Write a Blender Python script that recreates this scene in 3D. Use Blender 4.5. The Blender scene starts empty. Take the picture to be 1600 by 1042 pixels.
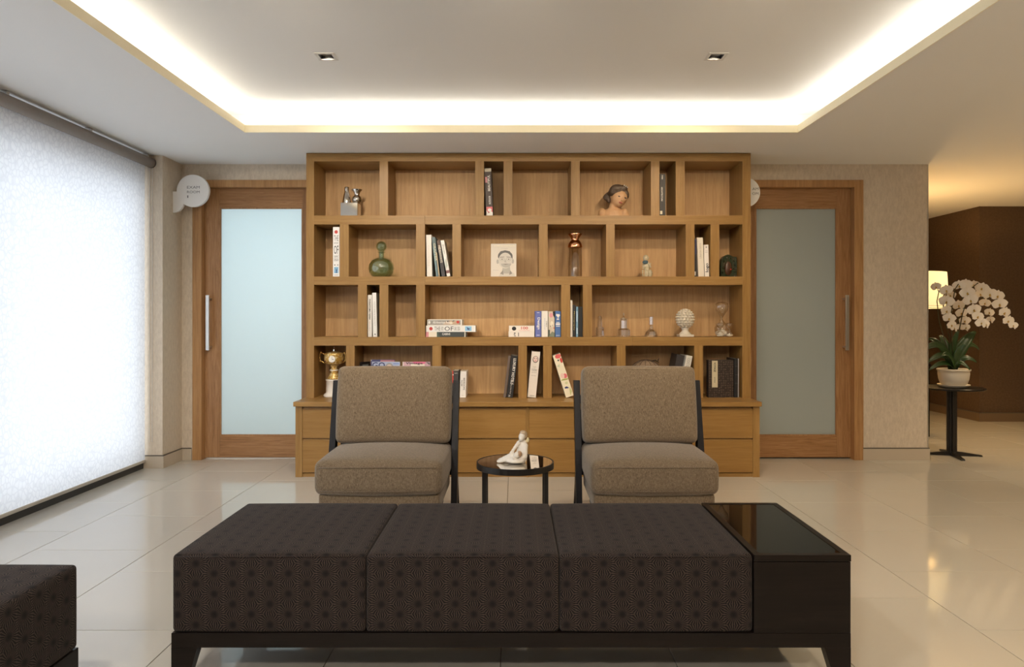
import bpy, bmesh, math, random
from mathutils import Vector, Matrix, Euler
random.seed(7)
PI = math.pi
scene = bpy.context.scene
COL = scene.collection

# ------------------------------------------------------------------ camera
F = 1070.0; VX = 805.0; HY = 497.5; CH = 1.18
def X(px, Y): return (px - VX) * Y / F
def Z(py, Y): return CH - (py - HY) * Y / F
cd = bpy.data.cameras.new('camera'); cam = bpy.data.objects.new('camera', cd); COL.objects.link(cam)
cam.location = (0, 0, CH); cam.rotation_euler = (PI/2, 0, 0)
cd.sensor_fit = 'HORIZONTAL'; cd.sensor_width = 36.0; cd.lens = 36.0 * F / 1600
cd.shift_x = -(VX - 800) / 1600.0; cd.shift_y = -(521 - HY) / 1600.0
cd.clip_start = 0.05; cd.clip_end = 100
scene.camera = cam

# ------------------------------------------------------------------ world, lights, exposure
world = bpy.data.worlds.new('overcast_sky'); scene.world = world; world.use_nodes = True
bg = world.node_tree.nodes['Background']
bg.inputs[0].default_value = (0.85, 0.92, 1.0, 1); bg.inputs[1].default_value = 2.25
vs = scene.view_settings
vs.view_transform = 'Standard'; vs.look = 'None'; vs.exposure = 0.50; vs.gamma = 1.0
try: vs.use_curve_mapping = False
except Exception: pass
try:
    scene.cycles.use_denoising = True; scene.cycles.denoiser = 'OPENIMAGEDENOISE'
    scene.cycles.max_bounces = 10; scene.cycles.diffuse_bounces = 5; scene.cycles.glossy_bounces = 4
    scene.cycles.transmission_bounces = 8; scene.cycles.transparent_max_bounces = 12
    scene.cycles.sample_clamp_indirect = 6.0; scene.cycles.caustics_refractive = False
    scene.cycles.blur_glossy = 0.5
except Exception: pass
COVE = 34.0      # strength of the cove strips
WARM = (1.0, 0.62, 0.30)
def spot(name, loc, power, col=WARM, angle=100, blend=0.8, size=0.04, tilt=0):
    l = bpy.data.lights.new(name, 'SPOT'); l.energy = power; l.color = col
    l.spot_size = math.radians(angle); l.spot_blend = blend; l.shadow_soft_size = size
    o = bpy.data.objects.new(name, l); o.location = loc; o.rotation_euler = (math.radians(tilt), 0, 0); COL.objects.link(o); return o
# downlights of the two ceilings (the two in view, warm ones outside the frame) and added fill spots
DL = [(-1.06, 3.84), (1.127, 3.84)]
for i, (x, y) in enumerate(DL):
    spot('downlight_and_fill_beam', (x, y, 2.63), 42 if x < 0 else 38, (1, .86, .70) if x < 0 else (1, .76, .50), 95, tilt=44)
for (x, y, p) in [(2.7, 3.6, 48), (2.7, 1.6, 60), (2.7, -0.6, 70), (4.6, 3.0, 78), (4.6, 0.5, 84), (4.85, 6.3, 34), (6.2, 5.2, 30), (4.25, 6.75, 8)]:
    spot('downlight_and_fill_beam', (x, y, 2.44 if x > 2 else 2.63), p, (1, .74, .43), 110)
for (x, y, p) in [(1.1, 0.6, 75), (-1.0, 0.6, 110), (0, -1.2, 100), (-1.0, -1.2, 110)]: spot('downlight_and_fill_beam', (x, y, 2.63), p, (1, .92, .82) if x < 0 else (1, .80, .60), 115, size=.09, tilt=34)  # unseen fill spots near the camera, added to lift fronts and left side
for (x, p) in [(-1.06, 76), (0.03, 54), (1.127, 68)]: spot('downlight_and_fill_beam', (x, 2.4, 2.63), p, (1, .84, .62), 80, size=.09, tilt=64)  # unseen wash spots added to brighten the bookcase compartments
spot('downlight_and_fill_beam', (4.3, 4.4, 2.44), 58, (1, .78, .52), 60, tilt=28)  # unseen spot added to brighten the orchid flowers
el = bpy.data.lights.new('left_pane_backlight', 'AREA'); el.energy = 165; el.size = 1.2; el.color = (.85, .94, 1)  # unseen area light added behind the left door to brighten its frosted pane
eo = bpy.data.objects.new('left_pane_backlight', el); eo.location = (-2.0, 7.6, 2.2); eo.rotation_euler = (math.radians(-55), 0, 0); COL.objects.link(eo)

# ------------------------------------------------------------------ node helpers
class N:
    """tiny expression helper over shader math nodes"""
    def __init__(s, t, sock): s.t = t; s.s = sock
    def _b(s, op, o=None, o2=None):
        n = s.t.nodes.new('ShaderNodeMath'); n.operation = op
        for i, v in enumerate((s, o, o2)):
            if v is None: continue
            if isinstance(v, N): s.t.links.new(v.s, n.inputs[i])
            else: n.inputs[i].default_value = v
        return N(s.t, n.outputs[0])
    def __add__(s, o): return s._b('ADD', o)
    def __sub__(s, o): return s._b('SUBTRACT', o)
    def __mul__(s, o): return s._b('MULTIPLY', o)
    def __truediv__(s, o): return s._b('DIVIDE', o)
    def fract(s): return s._b('FRACT')
    def abs(s): return s._b('ABSOLUTE')
    def sin(s): return s._b('SINE')
    def sqrt(s): return s._b('SQRT')
    def gt(s, o): return s._b('GREATER_THAN', o)
    def lt(s, o): return s._b('LESS_THAN', o)
    def atan2(s, o): return s._b('ARCTAN2', o)
    def pow(s, o): return s._b('POWER', o)
    def mix(s, a, b): return (b - a) * s + a
    def ramp(s, lo, hi):
        n = s.t.nodes.new('ShaderNodeMapRange'); n.clamp = True
        s.t.links.new(s.s, n.inputs[0]); n.inputs[1].default_value = lo; n.inputs[2].default_value = hi
        return N(s.t, n.outputs[0])

def base_mat(name):
    m = bpy.data.materials.new(name); m.use_nodes = True
    t = m.node_tree; p = t.nodes['Principled BSDF']; return m, t, p
def setp(p, **k):
    mp = dict(col='Base Color', rough='Roughness', metal='Metallic', trans='Transmission Weight', ior='IOR',
              spec='Specular IOR Level', coat='Coat Weight', coatr='Coat Roughness', emis='Emission Color', es='Emission Strength',
              sheen='Sheen Weight', alpha='Alpha')
    for a, v in k.items():
        if a in ('col', 'emis') and len(v) == 3: v = (*v, 1)
        p.inputs[mp[a]].default_value = v
def mat(name, col, rough=0.5, **k):
    m, t, p = base_mat(name); setp(p, col=col, rough=rough, **k); return m
def texco(t, out='Object'):
    c = t.nodes.new('ShaderNodeTexCoord'); return c.outputs[out]
def mapping(t, vec, scale, rnd=False):
    mp = t.nodes.new('ShaderNodeMapping'); t.links.new(vec, mp.inputs[0]); mp.inputs['Scale'].default_value = scale
    if rnd:
        oi = t.nodes.new('ShaderNodeObjectInfo'); mu = t.nodes.new('ShaderNodeMath'); mu.operation = 'MULTIPLY'
        mu.inputs[1].default_value = 17.0; t.links.new(oi.outputs['Random'], mu.inputs[0])
        t.links.new(mu.outputs[0], mp.inputs['Location'])
    return mp.outputs[0]
def noise(t, vec, scale, detail=4, rough=.55, dist=0):
    n = t.nodes.new('ShaderNodeTexNoise'); t.links.new(vec, n.inputs['Vector']); n.inputs['Scale'].default_value = scale
    n.inputs['Detail'].default_value = detail; n.inputs['Roughness'].default_value = rough; n.inputs['Distortion'].default_value = dist
    return n.outputs[0]
def cramp(t, fac, stops):
    r = t.nodes.new('ShaderNodeValToRGB'); t.links.new(fac, r.inputs[0]); e = r.color_ramp.elements
    e[0].position = stops[0][0]; e[0].color = (*stops[0][1], 1); e[1].position = stops[-1][0]; e[1].color = (*stops[-1][1], 1)
    for pos, c in stops[1:-1]:
        q = e.new(pos); q.color = (*c, 1)
    return r.outputs[0]
def bump(t, p, h, strength, dist=.002):
    b = t.nodes.new('ShaderNodeBump'); b.inputs['Strength'].default_value = strength; b.inputs['Distance'].default_value = dist
    t.links.new(h, b.inputs['Height']); t.links.new(b.outputs[0], p.inputs['Normal'])
def wood(name, c1, c2, c3, axis='X', rough=.38, cathedral=0.0, coat=0.0):
    m, t, p = base_mat(name)
    sc = {'X': (1.2, 22, 22), 'Y': (22, 1.2, 22), 'Z': (22, 22, 1.2)}[axis]
    v = mapping(t, texco(t), sc, True)
    f = noise(t, v, 2.2, 6, .62, .6 + cathedral)
    sc2 = tuple(s * 5 for s in sc)
    g = noise(t, mapping(t, texco(t), sc2, True), 2.5, 3, .7)
    b = noise(t, mapping(t, texco(t), tuple(s * .12 for s in sc), True), 2.0, 2)
    mixv = (N(t, f) * .62 + N(t, g) * .2 + N(t, b) * .18)
    c = cramp(t, mixv.s, [(.36, c1), (.5, c2), (.64, c3)])
    t.links.new(c, p.inputs['Base Color']); setp(p, rough=rough, coat=coat, coatr=.2, spec=.4)
    bump(t, p, g, .12, .001)
    return m
def speckle(name, c1, c2, scale=60, rough=.8, bs=.3, stretch=(1, 1, 1), **k):
    m, t, p = base_mat(name)
    f = noise(t, mapping(t, texco(t), stretch), scale, 5, .7)
    t.links.new(cramp(t, f, [(.35, c1), (.65, c2)]), p.inputs['Base Color']); setp(p, rough=rough, **k)
    bump(t, p, f, bs, .003); return m
def emit(name, col, st):
    m = bpy.data.materials.new(name); m.use_nodes = True; t = m.node_tree
    t.nodes.clear(); e = t.nodes.new('ShaderNodeEmission'); o = t.nodes.new('ShaderNodeOutputMaterial')
    e.inputs[0].default_value = (*col, 1); e.inputs[1].default_value = st; t.links.new(e.outputs[0], o.inputs[0]); return m

# ------------------------------------------------------------------ materials
OAK1, OAK2, OAK3 = (.232, .120, .032), (.300, .167, .049), (.362, .208, .069)
M = {}
M['oak_x'] = wood('oak_veneer_across', OAK1, OAK2, OAK3, 'X')
M['oak_z'] = wood('oak_veneer_upright', OAK1, OAK2, OAK3, 'Z')
M['oak_back'] = wood('oak_veneer_backing', (.43, .258, .112), (.53, .330, .155), (.61, .398, .20), 'Z', .55)
M['oak_drawer'] = wood('oak_veneer_drawer', (.252, .131, .033), (.302, .163, .045), (.342, .193, .059), 'X')
M['door_x'] = wood('door_oak_across', (.22, .105, .040), (.33, .17, .070), (.43, .24, .11), 'X', .42, 1.2)
M['door_z'] = wood('door_oak_upright', (.22, .105, .040), (.33, .17, .070), (.43, .24, .11), 'Z', .42, 1.2)
M['casing'] = wood('door_casing_oak', (.30, .155, .060), (.40, .215, .088), (.48, .28, .12), 'Z', .42)
M['wall'] = speckle('beige_wallpaper', (.56, .475, .375), (.67, .58, .465), 26, .85, .35, (2.2, 2.2, .8))
M['ceiling'] = mat('ceiling_paint', (.84, .84, .83), .9)
M['coveceil'] = mat('cove_ceiling_paint', (.80, .79, .76), .9)
M['lip'] = mat('cove_edge_glow_cream', (.94, .85, .62), .6)  # cream yellow stands in for warm cove light on the edge
M['outer'] = speckle('brown_wallcovering', (.085, .050, .028), (.115, .070, .040), 40, .8, .2)
M['brownpanel'] = speckle('window_head_shadow', (.10, .062, .036), (.135, .085, .050), 30, .6, .2)  # brown stands in for the shade above the blind roller, lintel included
M['base'] = mat('skirting_stone', (.50, .43, .34), .35)
M['groove'] = mat('skirting_groove', (.10, .085, .07), .5)
M['metal'] = mat('brushed_steel', (.62, .60, .57), .28, metal=1)
M['alu'] = mat('grey_aluminium', (.30, .27, .25), .42, metal=.7)
M['tubem'] = mat('blind_cassette', (.34, .30, .27), .45, metal=.3)
M['darkalu'] = mat('dark_frame', (.03, .032, .035), .4)
M['espresso'] = wood('espresso_wood', (.004, .0025, .002), (.007, .0045, .0035), (.011, .007, .0055), 'X', .30)
M['espresso'].node_tree.nodes['Principled BSDF'].inputs['Specular IOR Level'].default_value = .22
M['blackglass'] = mat('black_glass', (.003, .003, .0035), .03, spec=.4)
M['chairblack'] = wood('black_stained_ash', (.005, .005, .0065), (.009, .009, .012), (.015, .015, .020), 'Z', .45)
M['chairblack'].node_tree.nodes['Principled BSDF'].inputs['Specular IOR Level'].default_value = .25
M['ink'] = mat('ink_black', (.01, .01, .012), .5)
M['white'] = mat('print_white', (.82, .80, .76), .5)
M['signwhite'] = mat('sign_white', (.80, .79, .77), .45)
M['inkgrey'] = mat('ink_grey', (.12, .12, .12), .5)
M['pages'] = speckle('page_edges', (.62, .56, .46), (.74, .68, .58), 40, .8, .1, (14, 1, 1))
M['red'] = mat('print_red', (.55, .05, .04), .5)
M['skyblue'] = mat('print_sky_blue', (.25, .50, .72), .5)
M['gold'] = mat('gold_leaf', (.80, .55, .18), .25, metal=1)
M['chrome'] = mat('chrome', (.72, .68, .62), .07, metal=1)
M['copper'] = mat('copper', (.80, .40, .22), .1, metal=1)
M['mirror'] = mat('mirror_glass', (.78, .76, .72), .01, metal=1)
M['blackmetal'] = mat('black_powdercoat', (.015, .013, .012), .35)
M['porcelain'] = mat('porcelain', (.82, .77, .69), .25, coat=.4)
M['porcbrown'] = mat('porcelain_tan', (.42, .26, .15), .3)
M['ivory'] = mat('ivory_glaze', (.66, .60, .50), .45)
M['leaf'] = mat('orchid_leaf', (.022, .055, .012), .35)
M['stem'] = mat('orchid_stem', (.05, .045, .015), .6)
M['petal'] = mat('orchid_petal', (.86, .80, .72), .6, sheen=.2)
M['lipyel'] = mat('orchid_lip', (.55, .36, .08), .6)
M['soil'] = speckle('bark_soil', (.03, .018, .01), (.10, .06, .03), 90, .9, .8)
def thin(name, tint, fac=.0, rr=.01, refr=0.0):
    m = bpy.data.materials.new(name); m.use_nodes = True; t = m.node_tree; t.nodes.clear()
    o = t.nodes.new('ShaderNodeOutputMaterial'); a = t.nodes.new('ShaderNodeBsdfTransparent'); a.inputs[0].default_value = (*tint, 1)
    g = t.nodes.new('ShaderNodeBsdfGlossy'); g.inputs['Roughness'].default_value = rr; g.inputs[0].default_value = (1, 1, 1, 1)
    lw = t.nodes.new('ShaderNodeLayerWeight'); lw.inputs[0].default_value = .5
    f = N(t, lw.outputs['Facing']).pow(2.5) * .85 + (fac + .03)
    mx = t.nodes.new('ShaderNodeMixShader'); t.links.new(f.s, mx.inputs[0]); src = a.outputs[0]
    if refr:
        rf = t.nodes.new('ShaderNodeBsdfRefraction'); rf.inputs['IOR'].default_value = 1.35; m2 = t.nodes.new('ShaderNodeMixShader'); m2.inputs[0].default_value = refr
        t.links.new(a.outputs[0], m2.inputs[1]); t.links.new(rf.outputs[0], m2.inputs[2]); src = m2.outputs[0]
    t.links.new(src, mx.inputs[1]); t.links.new(g.outputs[0], mx.inputs[2]); t.links.new(mx.outputs[0], o.inputs[0]); return m
M['glass'] = thin('clear_glass', (.97, .96, .94), .06)
M['crystal'] = thin('crystal', (.99, .98, .97), .26, .05, .35)
M['greenglass'] = thin('green_glass', (.78, .87, .78), .06)
M['sand'] = mat('white_sand', (.8, .77, .7), .9)
# chair fabric
def weave(name, c1, c2, c3):
    m, t, p = base_mat(name)
    v = mapping(t, texco(t), (430, 430, 60)); f = noise(t, v, 1.0, 3, .6)
    v2 = mapping(t, texco(t), (120, 120, 520)); g = noise(t, v2, 1.0, 2, .6)
    s = N(t, f) * .6 + N(t, g) * .4
    t.links.new(cramp(t, s.s, [(.36, c1), (.5, c2), (.66, c3)]), p.inputs['Base Color']); setp(p, rough=.95, sheen=.25, spec=.15)
    bump(t, p, s.s, .5, .002); return m
M['tweed'] = weave('brown_grey_tweed', (.095, .068, .042), (.190, .140, .090), (.31, .24, .165))
# rosette upholstery
def rosette():
    m, t, p = base_mat('rosette_upholstery')
    sx = t.nodes.new('ShaderNodeSeparateXYZ'); t.links.new(texco(t), sx.inputs[0])
    sn = t.nodes.new('ShaderNodeSeparateXYZ'); t.links.new(texco(t, 'Normal'), sn.inputs[0])
    x, y, z = [N(t, sx.outputs[i]) for i in range(3)]; side = N(t, sn.outputs[0]).abs().gt(.7)
    u = side.mix(x, y); v = side.mix(z + y, z)
    A, B = .116, .064
    def cell(off):
        cu = ((u / A + off).fract() - .5) * A; cv = ((v / B + off).fract() - .5) * B
        return cu, cv, (cu * cu + cv * cv).sqrt()
    a1, b1, r1 = cell(0.0); a2, b2, r2 = cell(0.5)
    k = r1.gt(r2); cu = k.mix(a1, a2); cv = k.mix(b1, b2); r = k.mix(r1, r2)
    ang = cv.atan2(cu)
    nz = N(t, noise(t, texco(t), 220, 3, .7)); n2 = N(t, noise(t, texco(t), 900, 2, .7))
    st = ((ang * 26.0 + nz * 4.0).sin() * .5 + .5).pow(1.6)
    fall = r.ramp(.001, .015); rim = (ang * 2.0).sin().abs().mix(r, r)
    w = st * fall * .62 + n2 * .34
    stripe = ((u / .058).fract() - .5).abs().ramp(.06, .0) * n2.ramp(.35, .62)
    w = w + stripe * .24
    c = cramp(t, w.s, [(.14, (.0085, .0072, .0078)), (.40, (.0165, .0125, .0120)), (.95, (.078, .055, .042))])
    t.links.new(c, p.inputs['Base Color']); setp(p, rough=.9, sheen=.05, spec=.12)
    bump(t, p, w.s, .35, .0015); return m
M['rosette'] = rosette()
# polished floor tile
def tile():
    m, t, p = base_mat('polished_porcelain_tile')
    oi = t.nodes.new('ShaderNodeObjectInfo')
    f = N(t, noise(t, texco(t), 3.0, 4, .6)) * .5 + N(t, oi.outputs['Random']) * .5
    t.links.new(cramp(t, f.s, [(.1, (.51, .485, .43)), (.9, (.56, .53, .47))]), p.inputs['Base Color'])
    setp(p, rough=.075, spec=.5); return m
M['tile'] = tile()
M['grout'] = mat('grout', (.22, .18, .14), .8)
# roller blind fabric
def blindfab():
    m = bpy.data.materials.new('leaf_pattern_blind'); m.use_nodes = True; t = m.node_tree; t.nodes.clear()
    o = t.nodes.new('ShaderNodeOutputMaterial'); d = t.nodes.new('ShaderNodeBsdfDiffuse'); tr = t.nodes.new('ShaderNodeBsdfTranslucent')
    mx = t.nodes.new('ShaderNodeMixShader'); vo = t.nodes.new('ShaderNodeTexVoronoi')
    vo.feature = 'DISTANCE_TO_EDGE'; vo.inputs['Scale'].default_value = 24
    t.links.new(mapping(t, texco(t), (1, 1.4, 1)), vo.inputs['Vector'])
    nz = N(t, noise(t, texco(t), 30, 3, .7))
    f = N(t, vo.outputs['Distance']).ramp(0.0, .16) * .6 + nz * .4
    c = cramp(t, f.s, [(.15, (.80, .82, .86)), (.85, (.93, .95, .98))])
    t.links.new(c, tr.inputs[0]); d.inputs[0].default_value = (.72, .70, .67, 1)
    t.links.new(c, d.inputs[0]); mx.inputs[0].default_value = .42
    t.links.new(d.outputs[0], mx.inputs[1]); t.links.new(tr.outputs[0], mx.inputs[2]); t.links.new(mx.outputs[0], o.inputs[0]); return m
M['blind'] = blindfab()
def frosted(name, col, tcol, f):
    m = bpy.data.materials.new(name); m.use_nodes = True; t = m.node_tree
    p = t.nodes['Principled BSDF']; o = [n for n in t.nodes if n.type == 'OUTPUT_MATERIAL'][0]
    setp(p, col=col, rough=.12, spec=.6); tr = t.nodes.new('ShaderNodeBsdfTranslucent'); tr.inputs[0].default_value = (*tcol, 1)
    mx = t.nodes.new('ShaderNodeMixShader'); mx.inputs[0].default_value = f
    t.links.new(p.outputs[0], mx.inputs[1]); t.links.new(tr.outputs[0], mx.inputs[2]); t.links.new(mx.outputs[0], o.inputs[0]); return m
M['frost'] = frosted('frosted_glass', (.50, .55, .54), (.74, .84, .88), .36)
def winglass():
    m = bpy.data.materials.new('window_glass'); m.use_nodes = True; t = m.node_tree; t.nodes.clear()
    o = t.nodes.new('ShaderNodeOutputMaterial'); a = t.nodes.new('ShaderNodeBsdfTransparent'); g = t.nodes.new('ShaderNodeBsdfGlossy')
    g.inputs['Roughness'].default_value = .02; mx = t.nodes.new('ShaderNodeMixShader'); mx.inputs[0].default_value = .08
    t.links.new(a.outputs[0], mx.inputs[1]); t.links.new(g.outputs[0], mx.inputs[2]); t.links.new(mx.outputs[0], o.inputs[0]); return m
M['winglass'] = winglass()

# ------------------------------------------------------------------ mesh helpers
def link(o, parent=None):
    COL.objects.link(o)
    if parent: o.parent = parent
    return o
def mk(name, bm, m, parent=None, smooth=False, loc=None):
    me = bpy.data.meshes.new(name); bmesh.ops.recalc_face_normals(bm, faces=bm.faces[:]) if not smooth == 'raw' else None
    bm.to_mesh(me); bm.free()
    for q in (m if isinstance(m, (list, tuple)) else [m]): me.materials.append(q)
    if smooth:
        for f in me.polygons: f.use_smooth = True
    o = bpy.data.objects.new(name, me); link(o, parent)
    if loc: o.location = loc
    return o
def meta(o, label=None, cat=None, group=None, kind=None):
    if label: o['label'] = label
    if cat: o['category'] = cat
    if group: o['group'] = group
    if kind: o['kind'] = kind
    return o
def thing(name, label, cat, loc=(0, 0, 0), rot=(0, 0, 0), group=None):
    o = bpy.data.objects.new(name, None); o.empty_display_size = .05; COL.objects.link(o); o.location = loc; o.rotation_euler = rot
    return meta(o, label, cat, group)
def B(): return bmesh.new()
def absorb(bm, src, mi=0):
    me = bpy.data.meshes.new('tmp'); src.to_mesh(me); src.free()
    n = len(bm.faces); bm.from_mesh(me); bpy.data.meshes.remove(me)
    bm.faces.ensure_lookup_table()
    if mi:
        for f in bm.faces[n:]: f.material_index = mi
def box(bm, x0, x1, y0, y1, z0, z1, bev=0, mi=0, seg=2):
    t = bmesh.new(); bmesh.ops.create_cube(t, size=1)
    for v in t.verts:
        v.co = Vector(((x0 + x1)/2 + v.co.x*(x1 - x0), (y0 + y1)/2 + v.co.y*(y1 - y0), (z0 + z1)/2 + v.co.z*(z1 - z0)))
    if bev: bmesh.ops.bevel(t, geom=t.edges[:], offset=bev, segments=seg, affect='EDGES', profile=.5)
    absorb(bm, t, mi); return bm
def bx(*a, **k): return box(B(), *a, **k)
def plate(bm, x0, x1, y0, y1, z0, z1, holes, axes='xy'):
    """slab with rectangular holes; axes names the two directions the holes are given in"""
    if axes == 'xy': a0, a1, b0, b1 = x0, x1, y0, y1
    elif axes == 'xz': a0, a1, b0, b1 = x0, x1, z0, z1
    else: a0, a1, b0, b1 = y0, y1, z0, z1
    ca = sorted({a0, a1, *[h[0] for h in holes], *[h[1] for h in holes]}); cb = sorted({b0, b1, *[h[2] for h in holes], *[h[3] for h in holes]})
    for i in range(len(ca)-1):
        for j in range(len(cb)-1):
            ma, mb = (ca[i]+ca[i+1])/2, (cb[j]+cb[j+1])/2
            if any(h[0] < ma < h[1] and h[2] < mb < h[3] for h in holes): continue
            if axes == 'xy': box(bm, ca[i], ca[i+1], cb[j], cb[j+1], z0, z1)
            elif axes == 'xz': box(bm, ca[i], ca[i+1], y0, y1, cb[j], cb[j+1])
            else: box(bm, x0, x1, ca[i], ca[i+1], cb[j], cb[j+1])
    bmesh.ops.remove_doubles(bm, verts=bm.verts[:], dist=1e-5)
    seen = {}
    for f in bm.faces[:]:
        key = tuple(sorted(v.index for v in f.verts)); seen.setdefault(key, []).append(f)
    kill = [f for fs in seen.values() if len(fs) > 1 for f in fs]
    if kill: bmesh.ops.delete(bm, geom=kill, context='FACES')
    return bm
def lathe(bm, prof, n=28, c=(0, 0), mi=0, sq=None, a0=0.0):
    rings = []
    for r, z in prof:
        if r < 1e-6: rings.append([bm.verts.new((c[0], c[1], z))]); continue
        rings.append([bm.verts.new((c[0] + r*math.cos(a0 + 2*PI*k/n), c[1] + r*math.sin(a0 + 2*PI*k/n)*(sq or 1), z)) for k in range(n)])
    for a, b in zip(rings, rings[1:]):
        if len(a) == 1 and len(b) == 1: continue
        for k in range(n):
            k2 = (k+1) % n
            if len(a) == 1: f = bm.faces.new((a[0], b[k2], b[k]))
            elif len(b) == 1: f = bm.faces.new((a[k], a[k2], b[0]))
            else: f = bm.faces.new((a[k], a[k2], b[k2], b[k]))
            f.material_index = mi
    return bm
def tube(bm, pts, rad, n=10, mi=0, cap=True):
    pts = [Vector(p) for p in pts]; R = rad if isinstance(rad, (list, tuple)) else [rad]*len(pts)
    rings = []; up = Vector((0, 0, 1))
    for i, p in enumerate(pts):
        d = (pts[min(i+1, len(pts)-1)] - pts[max(i-1, 0)]).normalized()
        u = d.cross(up if abs(d.dot(up)) < .95 else Vector((1, 0, 0))).normalized(); v = d.cross(u).normalized()
        if i and (u.dot(pu) < 0): u, v = -u, -v
        pu = u
        rings.append([bm.verts.new(p + (u*math.cos(2*PI*k/n) + v*math.sin(2*PI*k/n))*R[i]) for k in range(n)])
    for a, b in zip(rings, rings[1:]):
        for k in range(n): bm.faces.new((a[k], a[(k+1) % n], b[(k+1) % n], b[k])).material_index = mi
    if cap:
        bm.faces.new(rings[0]).material_index = mi; bm.faces.new(rings[-1][::-1]).material_index = mi
    return bm
def ellip(bm, c, r, seg=16, rot=(0, 0, 0), mi=0):
    t = bmesh.new(); bmesh.ops.create_uvsphere(t, u_segments=seg, v_segments=max(6, seg*2//3), radius=1)
    mtx = Matrix.Translation(c) @ Euler(rot).to_matrix().to_4x4() @ Matrix.Diagonal((*r, 1)); bmesh.ops.transform(t, matrix=mtx, verts=t.verts[:])
    absorb(bm, t, mi); return bm
def prism(bm, poly, y0, y1, mi=0, plane='xz'):
    """extrude a polygon given in x,z along y (or in y,z along x, or x,y along z)"""
    P = {'xz': lambda a, b, d: (a, d, b), 'yz': lambda a, b, d: (d, a, b), 'xy': lambda a, b, d: (a, b, d)}[plane]
    lo = [bm.verts.new(P(a, b, y0)) for a, b in poly]; hi = [bm.verts.new(P(a, b, y1)) for a, b in poly]
    n = len(poly); fs = [bm.faces.new(lo), bm.faces.new(hi[::-1])]
    for k in range(n): fs.append(bm.faces.new((lo[k], hi[k], hi[(k+1) % n], lo[(k+1) % n])))
    for f in fs: f.material_index = mi
    return bm
def rbox(bm, x0, x1, y0, y1, z0, z1, r, puff=(0, 0, 0), n=14, mi=0):
    """upholstery block: rounded box with crowned faces"""
    t = bmesh.new(); bmesh.ops.create_cube(t, size=2); bmesh.ops.subdivide_edges(t, edges=t.edges[:], cuts=n, use_grid_fill=True)
    hx, hy, hz = (x1-x0)/2, (y1-y0)/2, (z1-z0)/2; cx, cy, cz = (x0+x1)/2, (y0+y1)/2, (z0+z1)/2
    def warp(a, h):     # put more rows near the rounded edge
        s = 1 if a >= 0 else -1; a = abs(a); k = 1 - 1.0/ (n+1) * 4
        inner = (h - r) / h
        return s * h * (a / k * inner if a <= k else inner + (a - k)/(1-k) * (1-inner))
    for v in t.verts:
        a, b, c = v.co; p = Vector((warp(a, hx), warp(b, hy), warp(c, hz)))
        q = Vector((max(-hx+r, min(hx-r, p.x)), max(-hy+r, min(hy-r, p.y)), max(-hz+r, min(hz-r, p.z))))
        d = p - q
        if d.length > 1e-7: p = q + d.normalized() * r * (1 if max(abs(a), abs(b), abs(c)) > .999 else d.length / r)
        sx, sy, sz = (1-(p.x/hx)**2), (1-(p.y/hy)**2), (1-(p.z/hz)**2)
        sx, sy, sz = max(sx, 0)**.6, max(sy, 0)**.6, max(sz, 0)**.6
        p.x += puff[0]*sy*sz*p.x/hx; p.y += puff[1]*sx*sz*p.y/hy; p.z += puff[2]*sx*sy*p.z/hz
        v.co = p + Vector((cx, cy, cz))
    absorb(bm, t, mi); return bm
def organic(name, blobs, voxel, m, parent, smooth_it=4, cut_z=None):
    """fuse ellipsoids (centre, radii, euler) into one skin"""
    bm = B()
    for c, r, *e in blobs: ellip(bm, c, r, 14, e[0] if e else (0, 0, 0))
    o = mk('tmp_blob', bm, m)
    md = o.modifiers.new('r', 'REMESH'); md.mode = 'VOXEL'; md.voxel_size = voxel
    ms = o.modifiers.new('s', 'SMOOTH'); ms.iterations = smooth_it; ms.factor = .6
    dg = bpy.context.evaluated_depsgraph_get(); me = bpy.data.meshes.new_from_object(o.evaluated_get(dg), depsgraph=dg)
    bpy.data.objects.remove(o)
    b2 = B(); b2.from_mesh(me); bpy.data.meshes.remove(me)
    if cut_z is not None:
        r = bmesh.ops.bisect_plane(b2, geom=b2.verts[:]+b2.edges[:]+b2.faces[:], plane_co=(0, 0, cut_z), plane_no=(0, 0, -1), clear_outer=True)
        ed = [g for g in r['geom_cut'] if isinstance(g, bmesh.types.BMEdge)]
        try: bmesh.ops.contextual_create(b2, geom=ed)
        except Exception: pass
    for f in b2.faces: f.material_index = 0
    return mk(name, b2, m, parent, smooth=True)
def capsule(p, q, r1, r2, k=4):
    p, q = Vector(p), Vector(q); return [(tuple(p.lerp(q, i/(k-1))), ((r1+(r2-r1)*i/(k-1)),)*3) for i in range(k)]
_tc = {}
def text_verts(s, bold):
    if (s, bold) in _tc: return _tc[(s, bold)]
    c = bpy.data.curves.new('t', 'FONT'); c.body = s; c.resolution_u = 2; c.offset = .02 if bold else 0; c.fill_mode = 'FRONT'
    o = bpy.data.objects.new('t', c); COL.objects.link(o)
    dg = bpy.context.evaluated_depsgraph_get(); me = bpy.data.meshes.new_from_object(o.evaluated_get(dg), depsgraph=dg)
    vs_ = [tuple(v.co) for v in me.vertices]; fs = [tuple(p.vertices) for p in me.polygons]
    bpy.data.objects.remove(o); bpy.data.curves.remove(c); bpy.data.meshes.remove(me)
    _tc[(s, bold)] = (vs_, fs); return vs_, fs
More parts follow.
